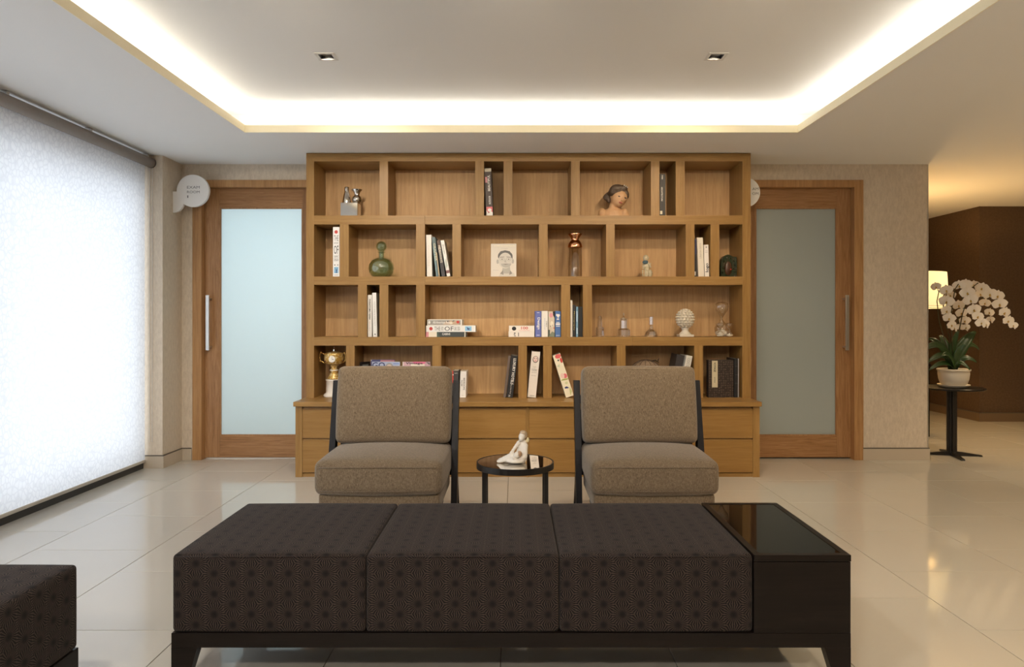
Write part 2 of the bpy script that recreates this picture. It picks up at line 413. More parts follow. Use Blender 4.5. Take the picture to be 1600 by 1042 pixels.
def lettering(name, s, cx, cz, L, H, m, parent, y=0.0, vertical=True, bold=False, up=False, label=None):
    """flat print, L long and H high, on the plane at depth y; vertical = read from top to bottom"""
    vs_, fs = text_verts(s, bold); xs = [v[0] for v in vs_]; ys = [v[1] for v in vs_]
    x0, x1, y0, y1 = min(xs), max(xs), min(ys), max(ys); me = bpy.data.meshes.new(name); out = []
    for v in vs_:
        a = ((v[0]-x0)/(x1-x0) - .5)*L; b = ((v[1]-y0)/(y1-y0) - .5)*H
        out.append((cx + (-b if up else b), y, cz + (a if up else -a)) if vertical else (cx + a, y, cz + b))
    me.from_pydata(out, [], fs); me.materials.append(m); o = bpy.data.objects.new(name, me); link(o, parent)
    if label: o['label'] = label
    return o
def ell(cx, cz, rx, rz, n=20, a0=0, a1=360): return [(cx + rx*math.cos(math.radians(a0+(a1-a0)*k/n)), cz + rz*math.sin(math.radians(a0+(a1-a0)*k/n))) for k in range(n + (0 if a1-a0 == 360 else 1))]
def rect(x0, x1, z0, z1): return [(x0, z0), (x1, z0), (x1, z1), (x0, z1)]
def decal(name, polys, parent, y=0.0, label=None):
    """flat printed shapes; each layer 0.1 mm proud of the one before"""
    bm = B(); mats = []
    for i, (poly, m) in enumerate(polys):
        if m not in mats: mats.append(m)
        f = bm.faces.new([bm.verts.new((a, y - .0001*i, b)) for a, b in poly]); f.material_index = mats.index(m)
    o = mk(name, bm, mats, parent, smooth='raw')
    for p_ in o.data.polygons: p_.use_smooth = False
    if label: o['label'] = label
    return o
_cm = {}
def cmat(c, rough=.45):
    k = (c, rough)
    if k not in _cm: _cm[k] = mat('cover_colour', c, rough)
    return _cm[k]

# ================================================================== STRUCTURE
CEIL = 2.465; WY = 5.71; TOPC = 2.65
XL, XR, YB, YF = -3.05, 7.0, -3.0, 10.2
# floor: slab with single tiles laid in half bond
fl = mk('floor', bx(XL-.15, XR+.15, YB-.15, YF+.15, -.06, -.010), M['grout']); meta(fl, 'polished cream tile floor laid in half bond', kind='structure')
TS = .6; GAP = .0016
tb = bx(-TS/2+GAP, TS/2-GAP, -TS/2+GAP, TS/2-GAP, -.010, 0, bev=.0008, seg=1)
tme = bpy.data.meshes.new('floor_tile'); bmesh.ops.recalc_face_normals(tb, faces=tb.faces[:]); tb.to_mesh(tme); tb.free(); tme.materials.append(M['tile'])
rest = B()
i0 = -8
for i in range(i0, 9):
    cx = 1.75 + .6*i + .3
    if cx - .3 < XL - .3 or cx > XR: continue
    off = 4.393 if i % 2 == 0 else 4.091
    for j in range(-13, 11):
        cy = off + .6*j + .3
        if cy < YB or cy > YF: continue
        if cy > WY + .45 and cx < 3.1: continue
        vis = cy > 2.0 and abs(cx) - .35 < (cy+.3)*.76
        if vis:
            o = bpy.data.objects.new('floor_tile', tme); link(o, fl); o.location = (cx, cy, 0)
        else: box(rest, cx-TS/2+GAP, cx+TS/2-GAP, cy-TS/2+GAP, cy+TS/2-GAP, -.010, 0)
ro = mk('floor_tiles', rest, M['tile'], fl); ro['kind'] = 'stuff'; ro['label'] = 'floor tiles outside the view'
# ceiling: lower ceiling with the cove opening, the raised ceiling above it
HX0, HX1, HY0, HY1 = -1.87, 1.955, -1.6, 4.73
ce = mk('ceiling', plate(B(), XL-.15, XR+.15, YB-.15, YF+.15, CEIL, CEIL+.045, [(HX0, HX1, HY0, HY1)]), M['ceiling']); meta(ce, 'white painted lower ceiling around a lit cove', kind='structure')
CW = .21
dh = [(x-.038, x+.038, y-.038, y+.038) for x, y in DL]
mk('raised_ceiling', plate(B(), HX0-CW-.05, HX1+CW+.05, HY0-CW-.05, HY1+CW+.05, TOPC, TOPC+.05, dh), M['coveceil'], ce)
sb = B(); zz0, zz1 = CEIL+.045, TOPC
box(sb, HX0-CW-.05, HX0-CW, HY0-CW, HY1+CW, zz0, zz1); box(sb, HX1+CW, HX1+CW+.05, HY0-CW, HY1+CW, zz0, zz1)
box(sb, HX0-CW-.05, HX1+CW+.05, HY1+CW, HY1+CW+.05, zz0, zz1); box(sb, HX0-CW-.05, HX1+CW+.05, HY0-CW-.05, HY0-CW, zz0, zz1)
mk('cove_wall', sb, M['coveceil'], ce)
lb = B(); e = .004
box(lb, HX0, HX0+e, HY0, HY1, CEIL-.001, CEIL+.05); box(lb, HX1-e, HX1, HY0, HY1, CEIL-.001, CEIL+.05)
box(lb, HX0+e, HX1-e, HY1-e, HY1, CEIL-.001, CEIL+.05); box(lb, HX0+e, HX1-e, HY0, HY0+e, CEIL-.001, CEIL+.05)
meta(mk('trim_1', lb, M['lip']), 'edge strip around the ceiling cove, its cream tone painted warm light', kind='structure')
ledm = emit('led_light', (1.0, .94, .84), COVE)
def led(x0, x1, y0, y1, sd):
    t = thing('led_strip', 'warm LED strip hidden in the ceiling cove, ' + sd + ' side', 'light strip', ((x0+x1)/2, (y0+y1)/2, CEIL+.045), group='cove LED strips')
    cx, cy = (x0+x1)/2, (y0+y1)/2
    mk('strip_base', bx(x0-cx, x1-cx, y0-cy, y1-cy, 0, .008), M['alu'], t)
    mk('strip_light', bx(x0-cx+.003, x1-cx-.003, y0-cy+.003, y1-cy-.003, .008, .012), ledm, t)
led(HX0-.08, HX0-.06, HY0, HY1, 'left'); led(HX1+.06, HX1+.08, HY0, HY1, 'right'); led(HX0-.03, HX1+.03, HY1+.06, HY1+.08, 'bookcase'); led(HX0-.03, HX1+.03, HY0-.08, HY0-.06, 'near')

# back wall with the two door openings
LO = (-2.64, -1.58, 0, 2.30); RO = (1.76, 2.86, 0, 2.30); WX1 = 3.44
wb = plate(B(), -2.95, WX1, WY, WY+.14, 0, CEIL, [LO, RO], 'xz')
meta(mk('wall_back', wb, M['wall']), 'beige textured wallpaper wall behind the bookcase', kind='structure')
meta(mk('trim_2', bx(WX1-.004, WX1+.004, WY-.004, WY+.03, .10, CEIL-.002), M['metal']), 'thin metal corner bead on the right wall end', kind='structure')
eb = B(); box(eb, WX1-.14, WX1, WY+.14, YF, 0, CEIL)
meta(mk('wall_corridor', eb, M['wall']), 'corridor wall behind the exam rooms', kind='structure')
eb = B(); box(eb, .2, .3, WY+.14, 8.6, 0, CEIL); box(eb, XL-.1, WX1-.14, 8.6, 8.7, 0, CEIL)
meta(mk('wall_inner', eb, M['wall']), 'walls of the exam rooms behind the glass doors', kind='structure')
# left: pilaster, window wall
pl = B(); box(pl, XL-.1, -2.78, 5.40, WY, 0, CEIL); box(pl, XL-.1, -2.95, WY, 8.7, 0, CEIL)
meta(mk('wall_left', pl, M['wall']), 'beige wall pier at the end of the window', kind='structure')
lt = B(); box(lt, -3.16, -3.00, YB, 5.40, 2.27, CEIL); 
meta(mk('wall_lintel', lt, M['brownpanel']), 'lintel above the window, dark brown in place of shade', kind='structure')
meta(mk('wall_front', bx(XL-.15, XR+.15, YB-.12, YB, 0, CEIL), M['wall']), 'wall behind the viewer', kind='structure')
meta(mk('wall_right', bx(XR, XR+.12, YB, 7.85, 0, CEIL), M['wall']), 'wall on the far right', kind='structure')
ob = B(); box(ob, 5.32, 5.46, 7.85, YF, 0, CEIL); box(ob, 5.46, XR+.12, 7.85, 7.97, 0, CEIL); box(ob, WX1-.14, 5.46, YF, YF+.12, 0, CEIL)
box(ob, 5.318, 5.33, 7.845, 7.86, 0, CEIL)
meta(mk('wall_far', ob, M['outer']), 'dark brown wall at the end of the corridor', kind='structure')
# skirting boards
def skirting(name, segs, mb=M['base']):
    b = B(); g = B()
    for x0, x1, y0, y1 in segs:
        box(b, x0, x1, y0, y1, 0, .095, bev=.001); box(g, x0+.002, x1-.002, y0+.002, y1-.002, .095, .103)
    o = mk(name, b, mb); meta(o, None, kind='structure'); mk('metal_strip', g, M['groove'], o); return o
s1 = skirting('baseboard_left', [(-2.99, -2.768, 5.388, 5.40), (-2.78, -2.768, 5.40, WY-.012), (-2.78, -2.695, WY-.012, WY)]); s1['label'] = 'grey stone skirting round the left pier'
s2 = skirting('baseboard_right', [(2.895, WX1+.012, WY-.012, WY), (WX1, WX1+.012, WY, YF)]); s2['label'] = 'beige skirting under the right wall'
s3 = skirting('baseboard_far', [(5.306, 5.318, 7.833, YF), (5.318, XR, 7.833, 7.845)], mat('brown_skirting', (.17, .115, .07), .5)); s3['label'] = 'brown skirting at the dark corridor wall'
# window: dark frame, panes
wf = B(); box(wf, -3.12, -2.925, YB, 5.40, 0, .070); box(wf, -3.12, -3.05, YB, 5.40, 2.21, 2.27)
ys = [-2.97, -1.3, .38, 2.05, 3.72, 5.37]
for y in ys: box(wf, -3.12, -3.06, y-.03, y+.03, .055, 2.21)
w1 = mk('window_1', wf, M['darkalu']); meta(w1, 'full height window behind the roller blind', kind='structure')
for a, b in zip(ys, ys[1:]):
    mk('pane', bx(-3.095, -3.087, a+.03, b-.03, .055, 2.21), M['winglass'], w1)
# sliding doors
def door(name, ox0, ox1, s0, s1, g0, g1, hx, flip, lab):
    # casing
    z1, z2 = 2.272, 2.333; b = B(); ya, yb = WY-.012, WY+.14
    box(b, ox0-.075, ox0, ya, yb, 0, z2, bev=.002); box(b, ox1, ox1+.075, ya, yb, 0, z2, bev=.002); box(b, ox0, ox1, ya, yb, z1, z2, bev=.002)
    d = mk(name, b, M['casing']); meta(d, lab, kind='structure')
    y0, y1 = 5.76, 5.80; zb, za, zt = .194, 2.112, 2.272
    mk('door_stile', bx(s0, g0, y0, y1, .012, zt, bev=.002), M['door_z'], d); mk('door_stile', bx(g1, s1, y0, y1, .012, zt, bev=.002), M['door_z'], d)
    mk('door_rail', bx(g0, g1, y0, y1, .012, zb, bev=.002), M['door_x'], d); mk('door_rail', bx(g0, g1, y0, y1, za, zt, bev=.002), M['door_x'], d)
    mk('glass_pane', bx(g0, g1, y0+.012, y0+.022, zb, za), M['frost'], d)
    bd = B(); e_ = .010
    for q in ((g0, g0+e_, zb, za), (g1-e_, g1, zb, za), (g0+e_, g1-e_, zb, zb+e_), (g0+e_, g1-e_, za-e_, za)): box(bd, q[0], q[1], y0+.003, y0+.012, q[2], q[3])
    mk('glazing_bead', bd, M['door_z'], d)
    h = B(); box(h, hx-.014, hx+.014, y0-.066, y0-.050, .915, 1.375, bev=.002); box(h, hx-.012, hx+.012, y0-.051, y0, 1.335, 1.350); box(h, hx-.012, hx+.012, y0-.051, y0, .935, .950)
    ho = mk('door_handle', h, M['metal'], d); ho['label'] = 'brushed steel bar handle'
    mk('threshold', bx(ox0, ox1, WY+.10, WY+.135, 0, .010), M['groove'], d)
    return d
door('door_1', -2.612, -1.60, -2.612, -1.60, -2.485, -1.788, X(325, 5.71), 1, 'left sliding door of oak with pale frosted glass')
door('door_2', 1.78, 2.823, 1.78, 2.823, 2.02, 2.706, X(1323, 5.71), -1, 'right sliding door of oak with grey green frosted glass')

# ================================================================== ROLLER BLIND
t = thing('roller_blind', 'white translucent roller blind with small leaf pattern over the left window', 'blind', (-2.87, 2.2, 2.405))
tb_ = B(); tube(tb_, [(0, -4.9, 0), (0, 3.20, 0)], .038, 20); mk('roller_tube', tb_, M['tubem'], t, True)
ec = B(); tube(ec, [(0, 3.20, 0), (0, 3.215, 0)], .042, 20); mk('end_cap', ec, M['alu'], t)
bf = B()
nz = 60; ny = 2
sh = [bf.verts.new((-.040 if k else -.036, yy, -.002 - (2.335*k/20))) for yy in (-4.9, 3.18) for k in range(21)]
for k in range(20): bf.faces.new((sh[k], sh[k+1], sh[21+k+1], sh[21+k]))
mk('blind_fabric', bf, M['blind'], t, 'raw')
mk('bottom_bar', bx(-.048, -.032, -4.9, 3.18, -2.355, -2.334, bev=.003), mat('hem_bar', (.55, .52, .47), .6), t)
fa = bx(-.128, -.118, -4.9, 3.19, -.10, .058); mk('roller_shadow_panel', fa, M['brownpanel'], t)  # brown panel put in for the shadow behind the roller
for y in (1.66-.0, 2.42, 3.14, .89, .12): mk('bracket', bx(-.03, .012, y-.012, y+.012, .034, .059, bev=.003), M['metal'], t)
ch = B(); tube(ch, [(-.01, 3.195, -.04), (-.012, 3.195, -2.2)], .0022, 6); tube(ch, [(.012, 3.195, -.04), (.010, 3.195, -2.2)], .0022, 6)
mk('pull_cord', ch, mat('cord_white', (.7, .68, .64), .6), t)

# ================================================================== DOWNLIGHTS
def downlight(x, y, lab):
    t = thing('downlight', lab, 'ceiling light', (x, y, TOPC))
    f = B(); 
    for q in ((-.055, .055, -.055, -.038), (-.055, .055, .038, .055), (-.055, -.038, -.038, .038), (.038, .055, -.038, .038)): box(f, *q, -.004, 0, bev=.001)
    mk('frame', f, mat('downlight_frame', (.62, .60, .56), .5), t)
    w = B()
    for q in ((-.038, .038, -.038, -.036), (-.038, .038, .036, .038), (-.038, -.036, -.036, .036), (.036, .038, -.036, .036)): box(w, *q, -.001, .060)
    box(w, -.038, .038, -.038, .038, .058, .060); mk('housing', w, M['ink'], t)
    r = B(); lathe(r, [(.034, .012), (.030, .026), (.020, .040)], 24); mk('reflector', r, mat('reflector_dark', (.10, .09, .08), .3, metal=.8), t, True)
    l = B(); lathe(l, [(0, .030), (.018, .031), (.018, .035), (0, .036)], 20, (0, .008)); mk('lamp', l, emit('lamp_glow', (1, .86, .66), 12), t)
downlight(*DL[0], 'square recessed ceiling downlight on the left, above the left chair'); downlight(*DL[1], 'square recessed ceiling downlight on the right, above the right chair')

# ================================================================== BOOKCASE
SY = 5.31; CZ = Z(628, 5.06)      # counter top height
def sx(p): return X(p, SY)
def sz(p): return Z(p, SY)
bc = thing('bookcase', 'tall oak bookcase with staggered open compartments against the back wall', 'bookcase', (0, SY, 0))
TOP = CEIL - .004; x0, x1 = sx(478.5), sx(1173); ix0, ix1 = sx(490.6), sx(1160)
dep = WY - SY - .004
# mitred front corners come from the prism ends
h = sx(252) - sx(239.5)
zt = sz(252)
mk('top_panel', prism(B(), [(x0, TOP), (x1, TOP), (ix1, zt), (ix0, zt)], 0, dep), M['oak_x'], bc)
mk('side_panel', prism(B(), [(x0, CZ), (ix0, CZ), (ix0, zt), (x0, TOP)], 0, dep), M['oak_z'], bc)
mk('side_panel', prism(B(), [(ix1, CZ), (x1, CZ), (x1, TOP), (ix1, zt)], 0, dep), M['oak_z'], bc)
bys = [(336.6, 350.5), (432, 445), (526.6, 540)]
for i, (a, b) in enumerate(bys):
    seam = [sx(664), sx(664), sx(988)][i]
    for a0, a1 in ((ix0, seam-.0004), (seam+.0004, ix1)): mk('shelf_board', bx(a0, a1, 0, .325, sz(b), sz(a), bev=.0008, seg=1), M['oak_x'], bc)
rows = [(zt, sz(336.6)), (sz(350.5), sz(432)), (sz(445), sz(526.6)), (sz(540), CZ)]
divs = [[(592.8, 606.3), (742.4, 756.3), (786.7, 800.9), (892.2, 906), (1017, 1030.6), (1055.9, 1070)],
        [(530.9, 544.8), (650, 664), (706.8, 720.4), (842, 856), (947, 960.6), (1071.6, 1085.3), (1110.3, 1124)],
        [(559, 573.2), (592.8, 606.7), (650, 664), (876.9, 891), (910.9, 925)],
        [(540.5, 554), (675.5, 689.5), (809.8, 823.3), (848.8, 862.3), (963.8, 977.5), (1084.8, 1098.7)]]
for (zt_, zb_), ds in zip(rows, divs):
    for a, b in ds: mk('divider', bx(sx(a), sx(b), .0012, .325, zb_, zt_, bev=.0008, seg=1), M['oak_z'], bc)
# back: veneer leaves
nb = 9
for k in range(nb):
    a = ix0 + (ix1-ix0)*k/nb; b = ix0 + (ix1-ix0)*(k+1)/nb
    mk('back_panel', bx(a+.0004, b-.0004, .325, .337, CZ, zt), M['oak_back'], bc)
# counter and drawers
ct = mk('countertop', bx(X(458, 5.06), X(1190.5, 5.06), 5.06, WY-.004, Z(635.3, 5.06), CZ, bev=.002), M['oak_x'])
meta(ct, 'long oak countertop under the bookcase with overhanging front edge', 'countertop')
DY = 5.09; zc = Z(635.3, 5.06)
def dx(p): return X(p, DY)
def dz(p): return Z(p, DY)
def cabinet(lab, a, b, mid, lend, rend):
    t = thing('drawer_cabinet', lab, 'cabinet', ((a+b)/2, DY, 0)); c = (a+b)/2
    pn = dx(472) - dx(461.5)
    bl = a + (pn if lend else .009); br = b - (pn if rend else .009)
    mk('cabinet_side', bx(a-c, bl-c, 0, WY-DY-.02, 0, zc, bev=.001), M['oak_z'], t); mk('cabinet_side', bx(br-c, b-c, 0, WY-DY-.02, 0, zc, bev=.001), M['oak_z'], t)
    bb = B(); box(bb, bl-c, br-c, .024, WY-DY-.02, .035, zc); mk('carcass', bb, M['oak_back'], t)
    mk('plinth', bx(bl-c, br-c, .012, .03, 0, dz(739.5)), M['oak_x'], t)
    g = .0015
    for (p, q) in ((bl + .000, mid), (mid, br)):
        for (za, zb) in ((dz(640), dz(684.6)), (dz(688.6), dz(738.3))):
            d = mk('drawer', bx(p-c+g, q-c-g, .002, .022, zb, za, bev=.001), M['oak_drawer'], t)
            mk('finger_edge', bx(p-c+g, q-c-g, .010, .022, za+.0003, za+.010), M['oak_x'], d)
cabinet('left oak drawer cabinet, two by two drawers, behind the left chair', dx(461.5), dx(824.4)-.0005, dx(648), True, False)
cabinet('right oak drawer cabinet, two by two drawers, behind the right chair', dx(824.4)+.0005, dx(1187), dx(1000), False, True)

# ================================================================== BOOKS
BY = 5.335; PPM = F / BY
def bX(p): return X(p, BY)
def bZ(p): return Z(p, BY)
ROWZ = [rows[0][1], rows[1][1], rows[2][1], CZ]
BK = 'books on the bookcase'
def book(lab, pxb, pxt, w_px, h_px, row, cover, d=.22, y=BY, prints=(), texts=(), z=None, pages=True, group=BK, name='book'):
    """upright book; spine faces the viewer; pxb, pxt = pixel x of the spine's left edge at foot and head"""
    k = F / y; w, h = w_px/k, h_px/k; lean = math.atan2(X(pxt, y)-X(pxb, y), h)
    zz = (ROWZ[row] if z is None else z) + .0006
    # foot corner that touches the shelf
    left = X(pxb, y)
    t = thing(name, lab, 'book', (left if lean <= 0 else left + w*math.cos(lean), y, zz), (0, lean, 0), group)
    ox = 0.0 if lean <= 0 else -w
    cm = cmat(cover); e_ = .0022
    b = B(); box(b, ox, ox+w, 0, e_, 0, h, bev=.0006, seg=1); box(b, ox, ox+e_, e_, d, 0, h); box(b, ox+w-e_, ox+w, e_, d, 0, h)
    mk('cover', b, cm, t)
    mk('pages', bx(ox+e_, ox+w-e_, e_, d-.004, .003, h-.003), M['pages'], t)
    if prints: decal('spine_print', [([(ox + w*a, h*b_) for a, b_ in poly], m) for poly, m in prints], t, -.0004)
    for tx in texts:
        s, u, v, L, H, m = tx[:6]; kw = tx[6] if len(tx) > 6 else {}
        lettering('spine_title', s, ox + w*u, h*v, L*(h if kw.get('vertical', True) else w), H*(w if kw.get('vertical', True) else h), m, t, -.0014, **kw)
    return t
def flatbook(lab, px0, px1, pyt, pyb, cover, zb, d=.24, y=BY, prints=(), texts=()):
    w = (px1-px0)*y/F; h = (pyb-pyt)*y/F
    t = thing('book', lab, 'book', ((X(px0, y)+X(px1, y))/2, y, zb + .0005), (0, 0, 0), BK)
    cm = cmat(cover); e_ = .0022; b = B(); box(b, -w/2, w/2, 0, e_, 0, h-.001, bev=.0006, seg=1); box(b, -w/2, w/2, e_, d, 0, e_); box(b, -w/2, w/2, e_, d, h-.001-e_, h-.001)
    mk('cover', b, cm, t); mk('pages', bx(-w/2+.004, w/2-.004, e_, d-.004, e_, h-.001-e_), M['pages'], t)
    if prints: decal('spine_print', [([(-w/2 + w*a, h*b_) for a, b_ in poly], m) for poly, m in prints], t, -.0004)
    for s, u, v, L, H, m, *k in texts: lettering('spine_title', s, -w/2+w*u, h*v, L*w, H*h, m, t, -.0014, vertical=False, **(k[0] if k else {}))
    return zb + h
W, K, G = M['white'], M['ink'], M['inkgrey']
cream = cmat((.80, .74, .62)); pink = cmat((.70, .30, .34)); tan = cmat((.55, .42, .25)); dgreen = cmat((.06, .10, .08)); yel = cmat((.75, .60, .20)); rose = cmat((.72, .16, .18)); navy = cmat((.03, .04, .16)); lav = cmat((.35, .40, .62))
H_ = {'vertical': False}
HB = {'vertical': False, 'bold': True}; VB = {'bold': True}; UP = {'up': True, 'bold': True}
# row 1
book('tall dark brown book with white title and red foot, top row centre', 759.5, 756.8, 10.6, 74, 0, (.050, .030, .026), .27,
     prints=[(rect(0, 1, .93, 1), cmat((.55, .50, .40))), (rect(.1, 1, .07, .19), rose), (ell(.55, .12, .28, .035), W), ([(.1, 0), (1, 0), (1, .07), (.7, .1), (.4, .05), (.1, .12)], W), (rect(.05, .35, .7, .82), pink)],
     texts=[('BEAUTIFUL', .58, .69, .34, .34, W, UP), ('OUTDOOR', .62, .33, .18, .28, W, UP)])
book('slim black book with white title, top row right, beside the bust', 1031.2, 1031.2, 8.6, 65.5, 0, (.012, .010, .010), .22,
     prints=[(rect(.02, .45, .04, .12), cmat((.7, .66, .52)))], texts=[('STUDIO', .42, .92, .10, .22, W, VB), ('ARCHITECTURE', .36, .52, .34, .26, W, VB)])
# row 2
HGD = [([(.5+.26*math.cos(a), .90+.035*math.sin(a)) for a in [2*PI*k/16 for k in range(16)]], M['red']), (rect(.18, .82, .07, .195), M['skyblue']), ([(.35, .18), (.55, .13), (.75, .19), (.6, .11), (.62, .075), (.45, .075), (.5, .11)], navy), (rect(.2, .38, .225, .245), G), (rect(.66, .82, .225, .245), G), (rect(.2, .82, .03, .036), G)]
book('white history book with red ball and blue picture on its spine, second row left', 520.2, 520.2, 10.2, 77.6, 1, (.84, .83, .82), .24, prints=HGD,
     texts=[('THE', .5, .775, .66, .11, G, H_), ('HISTORY', .5, .675, .66, .035, G, H_), ('OF', .5, .54, .68, .17, K, H_), ('GRAPHIC', .5, .405, .66, .045, G, H_), ('DESIGN', .5, .34, .66, .055, G, H_)])
book('white book with pale gold title, leftmost of four leaning on the second row', 667.0, 665.7, 8.2, 65.3, 1, (.82, .79, .74), .2, texts=[('Contemporary', .45, .5, .5, .18, tan)])
book('teal and dark mottled book with cream title, second of four leaning books', 681.6, 674.4, 5.6, 62, 1, (.10, .15, .16), .2,
     prints=[(rect(.75, 1, 0, .6), tan), (rect(0, .3, .0, .75), cmat((.20, .32, .36)))], texts=[('GRAPHIA', .52, .62, .45, .5, cmat((.65, .6, .42)), VB)])
book('black book with white and gold title, third of four leaning books', 690.2, 682.2, 5.6, 57, 1, (.045, .040, .045), .2, prints=[(rect(.1, .9, .75, 1), cmat((.10, .05, .03)))], texts=[('HIDEAWAYS', .5, .62, .48, .6, cmat((.8, .74, .6)), VB)])
book('white book with flower print and maroon band, rightmost of four leaning books', 698.4, 688.2, 5.4, 57.3, 1, (.80, .79, .75), .2, prints=[(rect(0, 1, .09, .17), cmat((.18, .07, .07))), ([(.1, .2), (.8, .3), (.5, .5), (.2, .42)], cmat((.45, .50, .46))), ([(.6, .35), (1, .45), (.8, .6)], cmat((.50, .45, .36)))], texts=[('Blumen', .5, .75, .25, .4, G)])
# portrait book facing forward
t = thing('book', 'cream book facing forward with printed grey portrait of a man in glasses', 'book', (bX(786.6), 5.40, ROWZ[1]+.0026), (math.radians(-5), 0, 0), BK)
w, h = 40*5.40/F, 52.6*5.40/F
cb = B(); box(cb, -w/2, w/2, 0, .0022, 0, h, bev=.0006, seg=1); box(cb, -w/2, w/2, .020, .0222, 0, h); box(cb, -w/2, -w/2+.0022, .0022, .020, 0, h)
mk('cover', cb, cmat((.66, .61, .54)), t); mk('pages', bx(-w/2+.0022, w/2-.003, .0022, .020, .003, h-.003), M['pages'], t)
g1, g2, g3, g4 = cmat((.40, .38, .34)), cmat((.10, .095, .09)), cmat((.56, .53, .48)), cmat((.24, .22, .20))
def pt(u, v): return (-w/2 + w*u, h*v)
def pe(cx, cz, rx, rz, *a): return [pt(x_, z_) for x_, z_ in ell(cx, cz, rx, rz, 20, *a)]
faces = [([pt(.30, .0), (pt(.96, .0)), pt(.92, .10), pt(.80, .17), pt(.62, .13), pt(.44, .15), pt(.36, .09)], g3), ([pt(.42, .10), pt(.78, .10), pt(.74, .36), pt(.48, .36)], g1),
         ([pt(.36, .1), pt(.48, .2), pt(.5, .06)], g4), ([pt(.84, .1), pt(.76, .2), pt(.72, .06)], g4),
         (pe(.27, .46, .05, .07), g1), (pe(.86, .47, .05, .07), g1), (pe(.565, .62, .29, .17), g2), (pe(.565, .49, .265, .24), g3), (pe(.60, .40, .20, .12, 180, 360), g1),
         ([pt(.30, .60), pt(.36, .72), pt(.56, .75), pt(.76, .72), pt(.86, .52), pt(.84, .66), pt(.74, .77), pt(.56, .80), pt(.38, .77), pt(.29, .68)], g2),
         (pe(.44, .53, .095, .055), g1), (pe(.44, .53, .08, .042), g3), (pe(.70, .53, .095, .055), g1), (pe(.70, .53, .08, .042), g3), (pe(.44, .53, .03, .014), g2), (pe(.70, .53, .03, .014), g2),
         ([pt(.35, .60), pt(.53, .61), pt(.53, .595), pt(.35, .58)], g4), ([pt(.61, .61), pt(.80, .60), pt(.80, .58), pt(.61, .595)], g4),
         ([pt(.57, .54), pt(.60, .46), (pt(.64, .44)), pt(.56, .435), pt(.52, .45)], g1), ([pt(.48, .385), pt(.58, .395), pt(.70, .385), pt(.58, .36)], g4)]
po = decal('portrait_print', faces, t, -.0004); po['label'] = 'grey printed portrait of a man with glasses'
lettering('cover_title', 'A LIFE IN PORTRAITS', *pt(.54, .93), w*.84, h*.035, cmat((.85, .78, .60)), t, -.004, vertical=False, bold=True)
lettering('cover_subtitle', 'STORIES', *pt(.54, .845), w*.26, h*.02, g1, t, -.004, vertical=False)
lettering('cover_author', 'Essays', *pt(.2, .2), w*.2, h*.03, g1, t, -.004, vertical=False)
# row 2 right
book('black book with blue edge, pushed back behind the tall white book, second row right', 1084.3, 1084.3, 3.6, 58, 1, (.012, .012, .02), .2, BY+.01, prints=[(rect(.6, 1, .6, 1), navy), (rect(.3, .8, .03, .14), W)])
book('tall cream book with embossed grey title, second row right', 1091.2, 1088.9, 9.2, 61, 1, (.76, .70, .60), .22, texts=[('THAI HOMES', .5, .66, .40, .30, cmat((.42, .37, .30)))])
book('short white book with bold black title at its foot, second row right', 1101.2, 1099.9, 7.0, 50, 1, (.82, .78, .72), .2, prints=[(ell(.5, .92, .14, .014), K), (rect(.2, .8, .80, .806), G), (rect(.2, .8, .755, .761), G)], texts=[('logo', .62, .28, .28, .85, K, UP)])
# row 3
book('white book with bold black title, left of the pair in the narrow third row compartment', 574.8, 574.7, 6.2, 65.6, 2, (.82, .80, .77), .2, texts=[('YOSHITOMO NARA', .5, .66, .50, .42, K, VB), ('works', .5, .26, .22, .3, cmat((.6, .4, .38)))])
book('taller white book with faint grey title, in the narrow third row compartment', 582.9, 581.4, 6.4, 69, 2, (.83, .82, .79), .2, prints=[(ell(.5, .06, .2, .012), G)], texts=[('MODERN ARTIST', .5, .52, .55, .35, cmat((.55, .55, .53)))])
z = ROWZ[2]
z = flatbook('dark green book with white title and pink end, lowest of the left stack', 665.4, 729, 518.8, 526.6, (.045, .055, .055), z, prints=[(rect(0, .07, 0, 1), pink), (rect(.07, .27, 0, 1), cream), ([(.27, 0), (.35, 0), (.31, .5), (.33, 1), (.27, 1)], dgreen), (rect(.95, .97, 0, 1), cream)], texts=[('CABINS', .5, .58, .20, .42, W, {'bold': True})])
z = flatbook('white history book lying flat, middle of the left stack', 665.6, 743, 508.6, 518.8, (.84, .83, .81), z, prints=[(ell(.10, .5, .035, .27), M['red']), (rect(.79, .92, .15, .85), M['skyblue']), ([(.82, .8), (.85, .6), (.9, .5), (.86, .4), (.9, .2), (.84, .35)], navy)],
             texts=[('THE', .23, .5, .12, .6, G), ('HISTORY', .33, .5, .05, .6, G), ('OF', .465, .5, .18, .66, K), ('GRAPHIC', .595, .5, .05, .6, G), ('DESIGN', .66, .5, .05, .6, G)])
flatbook('grey and red illustrated book, topmost of the left stack', 667.6, 722, 499, 508.6, (.80, .76, .70), z, prints=[(rect(.02, .96, .1, .85), cmat((.33, .31, .28))), (ell(.06, .5, .03, .25), W), ([(.45, .15), (.9, .15), (.93, .8), (.6, .8), (.5, .5)], cmat((.55, .40, .28))), ([(.72, .55), (.80, .8), (.74, .8)], dgreen), (ell(.88, .55, .045, .22), M['red']), (ell(.68, .4, .05, .2), cream), (ell(.60, .65, .03, .1), K)], texts=[('All-American Ads', .40, .5, .48, .42, W, {'bold': True})])
z = ROWZ[2]
z = flatbook('white book with small black figures, lower of the short right stack', 794.6, 835, 518.4, 526.8, (.80, .75, .69), z, prints=[(rect(.21, .27, .62, .78), K), (rect(.2, .26, .38, .5), K), (rect(.22, .28, .12, .25), K), (rect(.37, .40, .1, .8), G), (rect(.62, .626, .05, .9), cream)])
